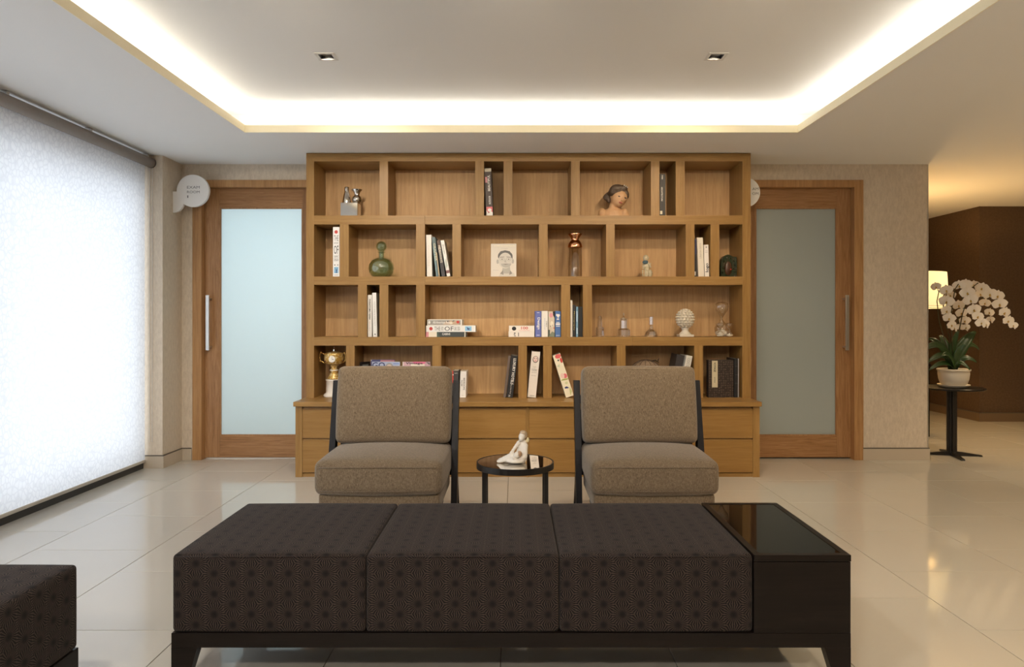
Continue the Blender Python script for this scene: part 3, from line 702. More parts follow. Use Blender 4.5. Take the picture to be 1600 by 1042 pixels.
flatbook('white book with red number and black disc, upper of the short right stack', 795.2, 835.2, 509, 518.2, (.82, .77, .70), z, prints=[(ell(.20, .5, .085, .34), K)], texts=[('100', .61, .60, .27, .46, M['red'], {'bold': True}), ('ILLUSTRATORS', .6, .2, .42, .12, rose)])
book('violet blue book with white title, leftmost of four upright in the third row', 836.2, 836.2, 9.4, 40.4, 2, (.12, .15, .42), .2, prints=[(rect(.25, .75, .06, .075), W), (rect(.3, .7, .93, .945), W)], texts=[('Design', .55, .52, .46, .58, W, VB)])
book('white book with fine blue title, second of four upright in the third row', 846.2, 846.2, 9.8, 40.6, 2, (.80, .77, .71), .2, texts=[('KNOWLEDGE', .5, .5, .44, .16, lav), ('1001', .78, .5, .2, .2, K)])
book('floral illustrated book, third of four upright in the third row', 856.8, 856.8, 9.8, 39.8, 2, (.62, .53, .42), .2, prints=[(ell(.45, .85, .3, .09), pink), (rect(0, .25, 0, .28), dgreen), ([(.0, 0), (1, 0), (1, .16), (.6, .22), (.3, .12)], cmat((.18, .20, .14))), ([(.75, .85), (1, .75), (1, 1), (.7, 1)], K), (ell(.55, .5, .25, .12), cream), (ell(.9, .35, .12, .02), M['red']), (ell(.35, .42, .05, .03), K), ([(.5, .6), (.62, .5), (.55, .38), (.7, .45)], g4)])
book('blue book with white horse picture, rightmost of four upright in the third row', 867.5, 867.5, 8.6, 40.4, 2, (.07, .16, .40), .2,
     prints=[([(.12, .84), (.25, .9), (.35, .88), (.75, .88), (.88, .84), (.7, .78), (.62, .72), (.55, .78), (.42, .76), (.3, .80)], W), (rect(.46, .54, .70, .80), W), (ell(.5, .685, .24, .022), W), (rect(.1, .9, .46, .53), W), (rect(.15, .85, .40, .43), W), (rect(.2, .8, .55, .575), W), (rect(.15, .85, .05, .065), W)])
book('slim white book at the left of the narrow compartment, third row', 891.2, 891.2, 3.2, 57.4, 2, (.80, .76, .70), .2, BY-.006)
book('slim black book with gold lettering in the narrow compartment, third row', 894.6, 895.0, 4.5, 50, 2, (.016, .015, .017), .2, texts=[('Photography', .5, .5, .6, .35, yel)])
book('slim light blue book in the narrow compartment, third row', 900.0, 900.2, 3.2, 47.5, 2, (.18, .34, .48), .2, prints=[(rect(.3, .8, .1, .3), cmat((.5, .65, .75))), (rect(.1, .7, .5, .85), cmat((.4, .55, .7)))])
book('plain thick black book at the right of the narrow compartment, third row', 903.6, 903.6, 6.6, 47.2, 2, (.010, .010, .011), .2)
# row 4
FR = thing('photo_frame', 'small black picture frame standing behind the left chair, fourth row', 'picture frame', (-1.183, 5.47, CZ+.0015), (math.radians(-3), 0, math.radians(66)))
b = B(); fw, fh = .12, .27
for q in ((-fw/2, fw/2, 0, .018), (-fw/2, fw/2, fh-.018, fh), (-fw/2, -fw/2+.018, .018, fh-.018), (fw/2-.018, fw/2, .018, fh-.018)): box(b, q[0], q[1], 0, .014, q[2], q[3], bev=.001)
mk('frame', b, M['ink'], FR); mk('picture', bx(-fw/2+.018, fw/2-.018, .005, .012, .018, fh-.018), cmat((.22, .26, .28), .2), FR)
def magazine(lab, x0, x1, ytop, y, col, prints=(), texts=(), rz=0, lean=-6, thick=.006):
    w = (x1-x0)*y/F; h = (Z(ytop, y)-CZ)/math.cos(math.radians(lean))
    t = thing('magazine', lab, 'magazine', ((X(x0, y)+X(x1, y))/2, y, CZ+.001), (math.radians(lean), 0, math.radians(rz)), 'magazines behind the left chair')
    mk('cover', bx(-w/2, w/2, 0, .0012, 0, h), cmat(col, .25), t); mk('pages', bx(-w/2+.001, w/2-.001, .0012, thick, .001, h-.001), M['pages'], t)
    decal('cover_print', [([(-w/2+w*a, h*b_) for a, b_ in poly], m) for poly, m in prints], t, -.0004)
    for s, u, v, L, H, m in texts: lettering('cover_title', s, -w/2+w*u, h*v, L*w, H*h, m, t, -.0014, vertical=False, bold=True)
magazine('pale blue fashion magazine with large navy title letters', 579.5, 624, 565.6, 5.40, (.42, .48, .66), [(ell(.62, .80, .16, .17), cmat((.30, .31, .33))), (ell(.62, .77, .13, .15), cmat((.65, .50, .42))), (rect(.76, .97, .93, .955), cmat((.15, .25, .60)))], [('GQ', .24, .885, .46, .2, navy)], rz=-3)
magazine('dark blue and red magazine pushed behind the blue one', 578, 616, 562.2, 5.45, (.10, .10, .26), [(rect(.4, .98, .90, .985), cmat((.60, .25, .28))), ([(0, .96), (.0, 1), (.06, .97)], W)], [])
magazine('pink fashion magazine with black script title', 628.5, 671.5, 565.6, 5.41, (.62, .40, .46), [([(.35, 1), (.85, 1), (.78, .92), (.45, .9)], cmat((.80, .18, .34))), (rect(.3, .8, .80, .93), cream), ([(.85, .99), (1, .95), (.97, .9)], G), (rect(0, .03, 0, 1), W)], [('Vintage', .42, .945, .62, .08, K)], rz=2)
book('dark grey book with red side, behind the left chair at its right', 706.8, 706.8, 9.6, 42, 3, (.055, .05, .05), .2, prints=[(rect(0, .16, .55, 1), M['red']), (ell(.12, .85, .08, .02), W)], texts=[('Interior', .6, .91, .5, .03, W, H_)])
book('white book with black two line title, right of the left chair', 718.4, 719.4, 9.4, 41, 3, (.82, .80, .78), .2, y=5.33, prints=[(rect(.25, .65, .085, .09), G)], texts=[('BEDROOMS', .66, .52, .46, .28, K), ('NOW', .26, .55, .22, .26, K)])
book('thin brown backed book leaning behind the black one', 786.4, 794.4, 3.9, 65, 3, (.14, .10, .08), .22, y=5.345)
book('black book with bold white title leaning against the divider', 790.9, 798.9, 10.4, 65.8, 3, (.014, .014, .016), .22, y=5.325, texts=[('LUXURY HOTELS', .62, .62, .62, .42, W, VB), ('Top of the World', .52, .2, .22, .18, W), ('H', .45, .035, .04, .3, W)])
book('cream book with printed face on its spine leaning in the narrow lower compartment', 824.0, 831.2, 13.2, 71.8, 3, (.76, .70, .64), .2, y=5.325,
     prints=[(ell(.52, .83, .34, .075), cmat((.10, .06, .06))), (ell(.52, .835, .27, .062), cmat((.74, .58, .52))), (ell(.55, .80, .12, .012), pink), (ell(.38, .85, .06, .008), K), (ell(.66, .85, .06, .008), K), (rect(.25, .8, .035, .043), G)],
     texts=[('THE ART', .5, .665, .40, .012, G, H_), ('OF', .5, .64, .1, .010, G, H_), ('EASTERN', .5, .612, .60, .018, G, H_), ('TALES', .5, .585, .6, .018, G, H_), ('AN ALBUM', .5, .545, .6, .014, G, H_), ('SELECTED', .48, .475, .55, .012, G, H_)])
book('floral patterned book with roses leaning left on the lower shelf', 884.6, 862.4, 12.4, 69, 3, (.80, .73, .56), .2, y=5.325,
     prints=[(ell(.62, .95, .38, .05), cmat((.68, .12, .12))), (ell(.85, .84, .15, .06), M['red']), (ell(.5, .86, .12, .02), dgreen), ([(.1, .74), (.5, .78), (.4, .70)], cmat((.55, .62, .45))), (ell(.72, .48, .26, .055), rose), (ell(.40, .50, .25, .06), cmat((.78, .55, .48))), ([(0, .40), (.9, .38), (1, .41), (.3, .43)], cmat((.40, .42, .12))), (ell(.4, .22, .2, .022), navy), ([(.5, .24), (.75, .20), (.5, .19)], navy), ([(.6, .02), (.95, .1), (.85, .22), (.7, .14)], cmat((.52, .55, .25))), (ell(.6, .32, .18, .03), cmat((.62, .62, .35)))])
# objects behind the right chair
book('dark grey book behind the right chair at its upper edge', 1045.5, 1058.5, 11.5, 66, 3, (.035, .030, .032), .2, y=5.37)
book('white book with grey title leaning behind the right chair', 1060.0, 1073.0, 9.6, 66, 3, (.66, .64, .58), .2, y=5.33, texts=[('COCO', .5, .83, .22, .45, cmat((.40, .38, .34)), VB)])
t = thing('book', 'large dark brown patterned book facing forward with cream label, lower right compartment', 'book', (bX(1127), 5.345, CZ+.0006), (0, 0, math.radians(3)), BK)
w, h = 39.5*5.345/F, 58.6*5.345/F
m, tt, p = base_mat('brown_motif_cover')
vo = tt.nodes.new('ShaderNodeTexVoronoi'); vo.inputs['Scale'].default_value = 55; vo.inputs['Randomness'].default_value = .35; tt.links.new(texco(tt), vo.inputs['Vector'])
q = N(tt, vo.outputs['Distance']); ring = q.gt(.22) * q.lt(.34)
tt.links.new(cramp(tt, ring.s, [(.2, (.028, .018, .014)), (.8, (.12, .085, .065))]), p.inputs['Base Color']); setp(p, rough=.5)
cb = B(); box(cb, -w/2, w/2, 0, .003, 0, h, bev=.0008, seg=1); box(cb, -w/2, w/2, .045, .048, 0, h); box(cb, -w/2, -w/2+.003, .003, .045, 0, h)
mk('cover', cb, m, t); mk('pages', bx(-w/2+.003, w/2-.004, .003, .045, .003, h-.003), M['pages'], t)
decal('cover_label', [(rect(-w*.36, -w*.13, h*.27, h*.98), cmat((.62, .55, .38)))], t, -.0006)
dd = [(rect(-w*.36+.002, -w*.36+.004, h*.03, h*.98), cmat((.05, .035, .03)))]
lettering('label_title', 'VOYAGE', -w*.245, h*.81, h*.26, w*.09, K, t, -.0016, vertical=True, bold=True); lettering('label_subtitle', 'atlas', -w*.24, h*.47, h*.15, w*.07, G, t, -.0016, vertical=True); 
book('black ring bound book standing beside the brown patterned book', 1147.2, 1147.4, 7.2, 60.6, 3, (.012, .012, .014), .2, y=5.35, prints=[(rect(.78, 1, 0, 1), cmat((.35, .33, .33))), (rect(.15, .78, .80, .806), G), (rect(.15, .78, .58, .586), G), (rect(.15, .78, .36, .366), G)])

# ================================================================== SHELF ORNAMENTS
# mirrored bottle and vase block
t = thing('mirrored_sculpture', 'silver mirrored cube with a bottle and a flared vase, top left compartment', 'ornament', (X(546, 5.38), 5.38, ROWZ[0]+.0005))
u = 5.38/F
mk('block', bx(-14*u, 12.5*u, 0, 24*u, 0, 22.3*u, bev=.0025), M['chrome'], t)
b = B(); lathe(b, [(0, .001), (7*u, .001), (7*u, 20*u), (6.8*u, 26*u), (5.6*u, 34*u), (3.6*u, 41*u), (3.3*u, 42.5*u), (3.7*u, 43*u), (3.7*u, 48*u), (3.2*u, 48.6*u), (0, 48.6*u)], 28, (-7*u, 12*u)); mk('bottle', b, M['chrome'], t, True)
b = B(); lathe(b, [(0, 22.4*u), (4*u, 22.4*u), (7*u, 25*u), (8*u, 29*u), (6.6*u, 33*u), (4.2*u, 35.2*u), (3.8*u, 36*u), (5.2*u, 40*u), (8.6*u, 44*u), (8.6*u, 44.6*u), (4.8*u, 41*u), (0, 38*u)], 28, (9*u, 12*u)); mk('vase', b, M['chrome'], t, True)
# bust of a girl
t = thing('bust', 'painted clay bust of a girl looking down with dark gathered hair, top row', 'sculpture', (X(960, 5.44), 5.44, ROWZ[0]+.0005))
skin = speckle('clay_skin', (.52, .30, .15), (.60, .37, .20), 20, .42, .05); hairm = speckle('clay_hair', (.055, .035, .022), (.13, .085, .055), 60, .45, .6)
s = 5.44/F
def v(px, py, y=0): return ((px-960)*s, y, (336-py)*s)
blobs = [(v(959, 334, .01), (17*s, .05, 13*s)), (v(959, 328, .01), (15*s, .045, 9*s)), (v(941, 329, .01), (6.5*s, .034, 9*s)), (v(976, 329, .0), (6*s, .034, 8*s)), (v(980, 333, -.005), (4*s, .022, 5*s))] + \
    capsule(v(957, 324, .01), v(959.5, 310, .0), .034, .028, 5) + \
    [(v(967, 305, -.01), (13*s, .064, 15.5*s), (0, math.radians(22), 0)), (v(966.5, 313.5, -.035), (7.5*s, .035, 6.5*s)), (v(971, 306, -.045), (8*s, .03, 8*s))]
organic('body', blobs, .0055, skin, t, 6, .0)
# features
f = B(); ellip(f, v(970.6, 308.5, -.077), (1.5*s, .010, 4.2*s), 10, (0, math.radians(18), 0)); ellip(f, v(969.7, 311, -.080), (2.3*s, .009, 1.5*s), 10); ellip(f, v(955.5, 302.5, -.015), (2.2*s, .012, 4.6*s), 10, (0, math.radians(15), 0))
mk('nose_and_ear', f, skin, t, True)
f = B(); ellip(f, v(967.6, 314.6, -.072), (3.4*s, .007, 1.3*s), 10, (0, math.radians(20), 0)); mk('mouth', f, mat('clay_lips', (.36, .10, .07), .4), t, True)
for (ex, ey) in ((965.5, 304.8), (975.0, 307.3)):
    f = B(); ellip(f, v(ex, ey, -.069), (2.2*s, .006, .9*s), 10, (0, math.radians(20), 0)); mk('eye', f, M['ink'], t, True)
hb = [(v(966, 297, .008), (15.5*s, .073, 13.5*s), (0, math.radians(22), 0)), (v(977.5, 299, -.005), (5*s, .05, 8*s), (0, math.radians(-20), 0)), (v(957, 297, -.01), (7*s, .05, 7*s)), (v(963, 291.8, -.035), (11*s, .035, 7*s)), (v(950, 302, .03), (5*s, .025, 7*s)), (v(947, 303, .03), (4*s, .02, 5*s)), (v(952, 308, .03), (4*s, .02, 4*s)), (v(973, 291.6, -.03), (7*s, .035, 6*s))]
organic('hair', hb, .006, hairm, t, 3)
f = B(); [ellip(f, v(a, b_, -.062), (1.0*s,)*3, 8) for a, b_ in ((973.5, 287.5), (978.5, 290.5), (975.8, 289))]; mk('hair_flowers', f, M['porcelain'], t, True)
# green decanter
t = thing('glass_decanter', 'round green glass decanter with ball stopper, second row left', 'bottle', (X(596, 5.42), 5.42, ROWZ[1]+.0005)); u = 5.42/F
pr = [(0, 0)] + [(11*u, 0), (15*u, 2*u), (18.6*u, 7*u), (20*u, 13.5*u), (19*u, 20*u), (15.5*u, 25.5*u), (9*u, 29*u), (4.6*u, 30.2*u), (4.1*u, 32*u), (4.1*u, 37*u), (4.6*u, 38.5*u), (6.4*u, 39*u), (6.2*u, 39.8*u), (3.2*u, 39.4*u)]
b = B(); ins = [(max(r-.0035, 0), min(z_+.004, 39*u)) for r, z_ in reversed(pr[:-1])]
lathe(b, pr + ins[1:], 36); mk('bottle_body', b, M['greenglass'], t, True)
b = B(); lathe(b, [(0, 38*u), (3*u, 38*u), (3.4*u, 40*u)] + [(8.4*u*math.sin(a), 48*u - 8.4*u*math.cos(a)) for a in [.45+2.69*k/12 for k in range(12)]] + [(0, 56.4*u)], 28)
lathe(b, [(0, 41*u)] + [(7.6*u*math.sin(a), 48*u - 7.6*u*math.cos(a)) for a in [.3+2.7*k/10 for k in range(10)]] + [(0, 55.6*u)], 24); mk('stopper', b, M['greenglass'], t, True)
# copper topped glass vase
t = thing('glass_vase', 'clear glass cylinder vase with flared copper neck, second row', 'vase', (X(898.5, 5.42), 5.42, ROWZ[1]+.0005)); u = 5.42/F
b = B(); lathe(b, [(0, 0), (11*u, 0), (11.2*u, 1*u), (11.2*u, 47*u), (10.6*u, 47*u), (10.5*u, 2*u), (0, 1.6*u)], 36); lathe(b, [(5.4*u, 2*u), (5.8*u, 2*u), (5.8*u, 46.5*u), (5.4*u, 46.5*u), (5.4*u, 2*u)], 24); mk('glass_body', b, M['glass'], t, True)
b = B(); lathe(b, [(11.3*u, 46.6*u), (11.4*u, 48*u), (10.6*u, 52*u), (8*u, 56*u), (5.6*u, 58.5*u), (7*u, 61.5*u), (9.5*u, 65*u), (11.2*u, 67.8*u), (10.8*u, 68*u), (6*u, 62*u), (4.6*u, 58.5*u), (9*u, 51*u), (10.8*u, 46.8*u), (11.3*u, 46.6*u)], 36); mk('copper_neck', b, M['copper'], t, True)
# small glazed figurine
t = thing('figurine', 'small cream and blue glazed figurine of a seated figure, second row', 'ornament', (X(1009.5, 5.42), 5.42, ROWZ[1]+.0005)); u = 5.42/F
fig = speckle('aged_glaze', (.42, .36, .22), (.62, .56, .42), 50, .4, .2)
def fv(x, z_, y=0): return (x*u, y, z_*u)
organic('body', [(fv(.5, 16), (5*u, .018, 7*u)), (fv(-.5, 30, -.004), (4.6*u, .021, 5*u)), (fv(5.5, 6), (4.5*u, .02, 6.5*u))] + capsule(fv(-4.5, 21), fv(-5.8, 10, -.01), .008, .006) + capsule(fv(-5.8, 10, -.012), fv(-5.5, 1, -.015), .008, .007) + capsule(fv(-1, 14, -.02), fv(-2.2, 1.2, -.022), .012, .008, 6) + capsule(fv(2, 14, -.018), fv(.6, 1.2, -.02), .010, .007, 6) + capsule(fv(3, 22, -.012), fv(6.5, 16, -.018), .008, .007) + capsule(fv(6, 16), fv(7, 22), .006, .005), .0028, fig, t, 3, .0)
organic('shawl', [(fv(-1.5, 23.5, -.010), (4.8*u, .016, 3.2*u))], .003, mat('blue_glaze', (.05, .10, .13), .3), t, 2)
f = B(); ellip(f, fv(-2.6, 31, -.024), (.8*u, .003, .5*u), 8); ellip(f, fv(.8, 31, -.024), (.8*u, .003, .5*u), 8); ellip(f, fv(-.8, 28, -.023), (1.0*u, .003, .4*u), 8); mk('face', f, M['porcbrown'], t, True)
# dark arched stone carving
t = thing('stone_carving', 'dark green glazed arched carving, rightmost of the second row', 'ornament', (X(1139.0, 5.42), 5.42, ROWZ[1]+.0005)); u = 5.42/F
gm, tt, p = base_mat('mottled_green_glaze'); f1 = noise(tt, texco(tt), 38, 5, .7)
tt.links.new(cramp(tt, f1, [(.30, (.008, .012, .008)), (.5, (.028, .045, .022)), (.60, (.06, .035, .015)), (.72, (.20, .26, .28))]), p.inputs['Base Color']); setp(p, rough=.18); bump(tt, p, f1, .5, .004)
outer = [(-11.5*u, 0), (-12.5*u, 8*u), (-12.8*u, 20*u), (-11*u, 28*u), (-7*u, 33.5*u), (-1*u, 36*u), (5*u, 33.5*u), (7*u, 31.5*u), (12.5*u, 32*u), (12.6*u, 16*u), (12*u, 0)]
b = B(); prism(b, outer, 0, .07); bmesh.ops.bevel(b, geom=[e for e in b.edges if e.calc_length() > .05 or True], offset=.004, segments=2, affect='EDGES'); mk('arch_block', b, gm, t)
f = B(); ellip(f, (-1.5*u, -.004, 14*u), (5.6*u, .012, 11*u), 16); mk('carved_panel', f, speckle('brown_glaze', (.045, .020, .010), (.10, .04, .015), 30, .3, .4), t, True)
f = B(); ellip(f, (2*u, -.014, 12*u), (1.6*u, .006, 1*u), 10); mk('red_spot', f, M['red'], t, True)
f = B()
for k, (a, c_) in enumerate([(-4, 22), (-8, 25), (-9, 15), (-9.6, 8), (8, 26), (9, 20), (7.5, 14), (9.5, 9), (3, 30), (-3, 30)]): ellip(f, (a*u, -.002, c_*u), (2*u, .009, 1.6*u), 8, (0, k, 0))
mk('raised_figures', f, gm, t, True)
# three crystal towers
u = 5.40/F
def facet(b, prof, n, c=(0, 0), a0=0): return lathe(b, prof, n, c, a0=a0)
t = thing('crystal_tower', 'small cut crystal tower with square base, left of the three', 'ornament', (X(937, 5.40), 5.40, ROWZ[2]+.0005))
b = B(); facet(b, [(0, 0), (6.6*u, 0), (6.9*u, 1*u), (6.6*u, 14*u), (6*u, 14.8*u), (0, 14.8*u)], 8, a0=PI/8); mk('base', b, M['crystal'], t)
b = B(); facet(b, [(0, 15*u), (3.9*u, 15*u), (3.8*u, 30*u), (2.4*u, 32.5*u), (0, 33*u)], 8, a0=PI/8); mk('tower', b, M['crystal'], t)
t = thing('crystal_tower', 'cut crystal tower with wide ribbed base and pointed top, middle of the three', 'ornament', (X(974.5, 5.40), 5.40, ROWZ[2]+.0005))
b = B(); facet(b, [(0, 0), (9.8*u, 0), (10.4*u, 2*u), (10.4*u, 10.5*u), (8*u, 13*u), (0, 13*u)], 12); mk('base', b, M['crystal'], t)
b = B(); facet(b, [(0, 13.2*u), (6*u, 13.2*u), (6*u, 25*u), (5.4*u, 26*u), (0, 26*u)], 8); mk('tower', b, M['crystal'], t)
b = B(); facet(b, [(0, 26.2*u), (3.2*u, 26.2*u), (2.6*u, 30*u), (1*u, 32*u), (1.6*u, 34.5*u), (.3*u, 37.5*u), (0, 38*u)], 8)
for k in range(8): ellip(b, (5*u*math.cos(k*PI/4), 5*u*math.sin(k*PI/4), 27.6*u), (1.1*u,)*3, 6)
mk('crown', b, M['crystal'], t)
t = thing('crystal_tower', 'cut crystal tower with spreading faceted foot, right of the three', 'ornament', (X(1017.5, 5.40), 5.40, ROWZ[2]+.0005))
b = B(); facet(b, [(0, 0), (9.8*u, 0), (10.4*u, 2.4*u), (8*u, 8*u), (4*u, 11.5*u), (0, 11.5*u)], 6); mk('base', b, M['crystal'], t)
b = B(); facet(b, [(0, 11.7*u), (2.6*u, 11.7*u), (3.2*u, 14*u), (2.2*u, 17*u), (3.5*u, 19*u), (3.4*u, 31*u), (0, 32*u)], 8); mk('tower', b, M['crystal'], t)
# pine cone finial
t = thing('finial', 'ivory pine cone finial on a square foot, third row right', 'ornament', (X(1070.5, 5.42), 5.42, ROWZ[2]+.0005)); u = 5.42/F
b = B(); box(b, -11*u, 11*u, -11*u, 11*u, 0, 3.6*u, bev=.002); mk('foot', b, M['ivory'], t)
b = B(); lathe(b, [(0, 3.6*u), (9.5*u, 3.6*u), (9*u, 5*u), (5.5*u, 8*u), (5*u, 11*u), (6.4*u, 14*u), (0, 14.5*u)], 28); mk('stem', b, M['ivory'], t, True)
b = B(); cz_, rr, rz_ = 28*u, 13.2*u, 14.5*u; ellip(b, (0, 0, cz_), (rr*.93, rr*.93, rz_*.95), 24)
for i in range(9):
    th = math.radians(-58 + i*17); n = max(5, int(16*math.cos(th)))
    for k in range(n):
        a = 2*PI*(k + .5*(i % 2))/n; ellip(b, (rr*.97*math.cos(th)*math.cos(a), rr*.97*math.cos(th)*math.sin(a), cz_ + rz_*.97*math.sin(th)), (2.4*u, 2.4*u, 1.9*u), 8)
mk('cone', b, M['ivory'], t, True)
# hourglasses
t = thing('hourglass', 'cluster of clear hourglasses with white sand, rightmost of the third row', 'hourglass', (X(1128, 5.43), 5.43, ROWZ[2]+.0005)); u = 5.43/F
def hour(c, r, zt_, zn, s1):
    b = B(); lo, up_ = [], []
    prof = [(0, 0)] + [(r*math.sin(a)*1.0, zn*.42 - zn*.42*math.cos(a)) for a in [.25*k for k in range(1, 8)]] + [(r*.55, zn*.72), (.16*r, zn*.95), (.13*r, zn), (.16*r, zn*1.04)]
    hh = zt_-zn; prof += [(r*.45, zn+hh*.25), (r*.85, zn+hh*.48), (r, zn+hh*.72), (r*.85, zn+hh*.90), (r*.5, zt_*.99), (0, zt_)]
    lathe(b, prof, 24, c); lathe(b, [(max(0, q-.0012), min(max(z_, .0012), zt_-.0012)) for q, z_ in prof], 24, c); mk('glass_bulbs', b, M['glass'], t, True)
    b = B(); lathe(b, [(0, .002), (r*.55, .003), (r*.82, zn*.14), (r*.88, zn*.26), (r*.3, zn*.36), (0, zn*.4)], 20, c); mk('sand', b, M['sand'], t, True)
hour((0, .012), 11*u, 54.5*u, 28.5*u, 1); hour((10*u, -.03), 6.2*u, 22*u, 11*u, 1); hour((-5.5*u, -.045), 6.2*u, 22*u, 11*u, 1)
# gilt clock vase on pedestal
t = thing('clock_vase', 'gilt porcelain urn with clock face on a white pedestal, lower left compartment', 'ornament', (X(522, 5.42), 5.42, CZ+.0006)); u = 5.42/F*.975
b = B(); lathe(b, [(0, 0), (16.5*u, 0), (17*u, 2*u), (15.5*u, 4.5*u), (13*u, 6*u), (12.5*u, 8*u), (12.3*u, 25*u), (13.4*u, 26*u), (13.4*u, 27.5*u), (0, 28*u)], 32); mk('pedestal', b, M['porcelain'], t, True)
gg, tt, p = base_mat('gilt_pattern'); vo = tt.nodes.new('ShaderNodeTexVoronoi'); vo.inputs['Scale'].default_value = 70; tt.links.new(texco(tt), vo.inputs['Vector'])
q = N(tt, vo.outputs['Distance'])
tt.links.new(cramp(tt, q.s, [(.12, (.16, .01, .01)), (.2, (.72, .45, .10)), (.5, (.50, .28, .05)), (.7, (.80, .66, .35))]), p.inputs['Base Color']); setp(p, rough=.3, metal=.35); bump(tt, p, q.s, .4, .002)
b = B(); lathe(b, [(0, 28.2*u), (10.5*u, 28.2*u), (10*u, 30*u), (6.5*u, 36*u), (5.2*u, 39*u), (6.5*u, 41*u), (6.5*u, 42.5*u), (5*u, 44*u), (5.2*u, 48*u), (8*u, 50*u), (4*u, 51*u), (0, 51*u)], 28); mk('foot', b, gg, t, True)
b = B(); lathe(b, [(6.4*u, 41*u), (7*u, 41.4*u), (7*u, 42.8*u), (6.4*u, 43*u)], 28); mk('foot_ring', b, M['porcelain'], t, True)
b = B(); lathe(b, [(0, 51*u), (9*u, 51.4*u), (13*u, 53*u), (15.4*u, 58*u), (15.8*u, 63*u), (14.6*u, 67.4*u), (15.2*u, 68.6*u), (10*u, 70.5*u), (4*u, 71.6*u), (0, 72*u)], 36); mk('bowl', b, gg, t, True)
b = B(); lathe(b, [(0, 71*u), (3*u, 71.6*u), (1.8*u, 73*u), (2.6*u, 74.6*u), (.9*u, 76*u), (1.4*u, 78*u), (.3*u, 80.4*u), (0, 80.6*u)], 16); mk('finial', b, M['chrome'], t, True)
for sd in (-1, 1):
    b = B(); pts = [(sd*14*u, 0, 65*u), (sd*17*u, 0, 68.5*u), (sd*21*u, 0, 70*u), (sd*22.6*u, 0, 67*u), (sd*23*u, 0, 62*u), (sd*22*u, 0, 57*u), (sd*17*u, 0, 54.5*u), (sd*14*u, 0, 53*u)]
    if sd == 1: pts = [(x_*.80 if abs(x_) > 15*u else x_, y_ + .0, z_) for x_, y_, z_ in pts]
    tube(b, pts, .0042, 8); ellip(b, pts[2], (.009, .006, .009), 8); ellip(b, pts[5], (.008, .006, .008), 8); ellip(b, pts[4], (.007, .006, .008), 8); mk('handle', b, M['gold'], t, True)
b = B(); tube(b, [(1*u, -15*u, 60.5*u), (1*u, -16.8*u, 60.5*u)], 5.2*u, 20); o = mk('clock_face', b, M['porcelain'], t); o['label'] = 'white round clock face'
b = B(); box(b, 1*u-.0008, 1*u+.0008, -17*u, -16.8*u, 60.5*u, 64.4*u); box(b, 1*u, 4*u, -17*u, -16.8*u, 60.0*u, 60.6*u); mk('clock_hands', b, M['ink'], t)
for k in range(12):
    a = k*PI/6 + .26; r_ = 15.4*u
    if abs(math.cos(a)) < .2 and math.sin(a) < 0: continue
    b = B(); ellip(b, (r_*math.cos(a), r_*math.sin(a), (57 if k % 2 else 64)*u), (.0042, .0042, .0042), 8); mk('garnet', b, mat('garnet_red', (.12, .005, .01), .1) if k == 0 else bpy.data.materials['garnet_red'], t, True)
# woven ball behind the right chair
t = thing('woven_ball', 'brown woven ball ornament showing above the right chair', 'ornament', (X(1009, 5.47), 5.47, CZ+.0025)); R_ = .143
b = B(); ellip(b, (0, 0, R_), (R_, R_, R_), 32); mk('ball', b, speckle('woven_fibre', (.18, .12, .075), (.34, .25, .17), 30, .7, .6, (1, 1, 7)), t, True)
for k in range(7):
    b = B(); a = k*PI/7; pts = [(R_*1.0*math.cos(q)*math.cos(a), R_*1.0*math.cos(q)*math.sin(a), R_ + R_*1.005*math.sin(q)) for q in [-1.4 + 4.55*i/24 for i in range(25)]]
    tube(b, pts, .0018, 6); mk('cane_rib', b, cmat((.06, .035, .02)), t, True)
b = B(); tube(b, [(.04, -.03, R_*1.93), (.07, -.03, R_*1.98), (.10, -.03, R_*1.86)], [.004, .006, .003], 6); tube(b, [(.09, -.03, R_*1.95), (.10, -.03, R_*2.09)], [.005, .002], 6); mk('twig', b, cmat((.05, .03, .02)), t, True)

# ================================================================== EXAM ROOM SIGNS
def sign(cx, cz, r, y, tail, textcol, lab, num, tx0, clipx=None):
    t = thing('door_sign', lab, 'sign', (cx, y, cz)); th = .026
    poly = ell(0, 0, r, r, 64)
    if clipx is not None: poly = [p for p in poly if p[0] >= clipx]; 
    if clipx is not None: poly.sort(key=lambda p: math.atan2(p[1], p[0]))
    mk('disc', prism(B(), poly, 0, th), M['signwhite'], t)
    if tail:
        pts = [(-.1621, -.005)] + [(-.1621 + .088*math.cos(a), -.088 + .089*math.sin(a)) for a in [math.radians(-90 + 82*k/12) for k in range(13)]] + [(-.05, -.02), (-.1, -.005)]
        mk('tail', prism(B(), pts, .001, th-.001), M['signwhite'], t)
    if clipx is not None: mk('mounting_plate', bx(clipx-.003, clipx+.004, .002, th-.002, -.07, .07), M['signwhite'], t)
    for i, sr in enumerate(('EXAM', 'ROOM')):
        s_ = sr if clipx is None else ('AM' if i == 0 else 'OM')
        L = .102 if clipx is None else .050
        lettering('sign_text', s_, tx0 - (0 if clipx is None else 0), .028 - i*.038, L, .021, textcol, t, -.0008, vertical=False)
    if num: lettering('sign_text', num, tx0 - .051 + .006, -.048, .008, .021, textcol, t, -.0008, vertical=False)
    return t
ys_ = 5.56
gy = mat('sign_letter', (.14, .14, .14), .5)
sign(X(301.2, ys_), Z(298, ys_), 25.2*ys_/F, ys_, True, gy, 'round white exam room sign with tail, left door', '1', .005)
cx2 = X(1164.5, 5.52)
sign(cx2, Z(300.5, 5.52), 23.2*5.52/F, 5.52, False, gy, 'part of a round cream exam room sign beside the right door', None, X(1180.2, 5.52)-cx2, x1 - .001 - cx2)

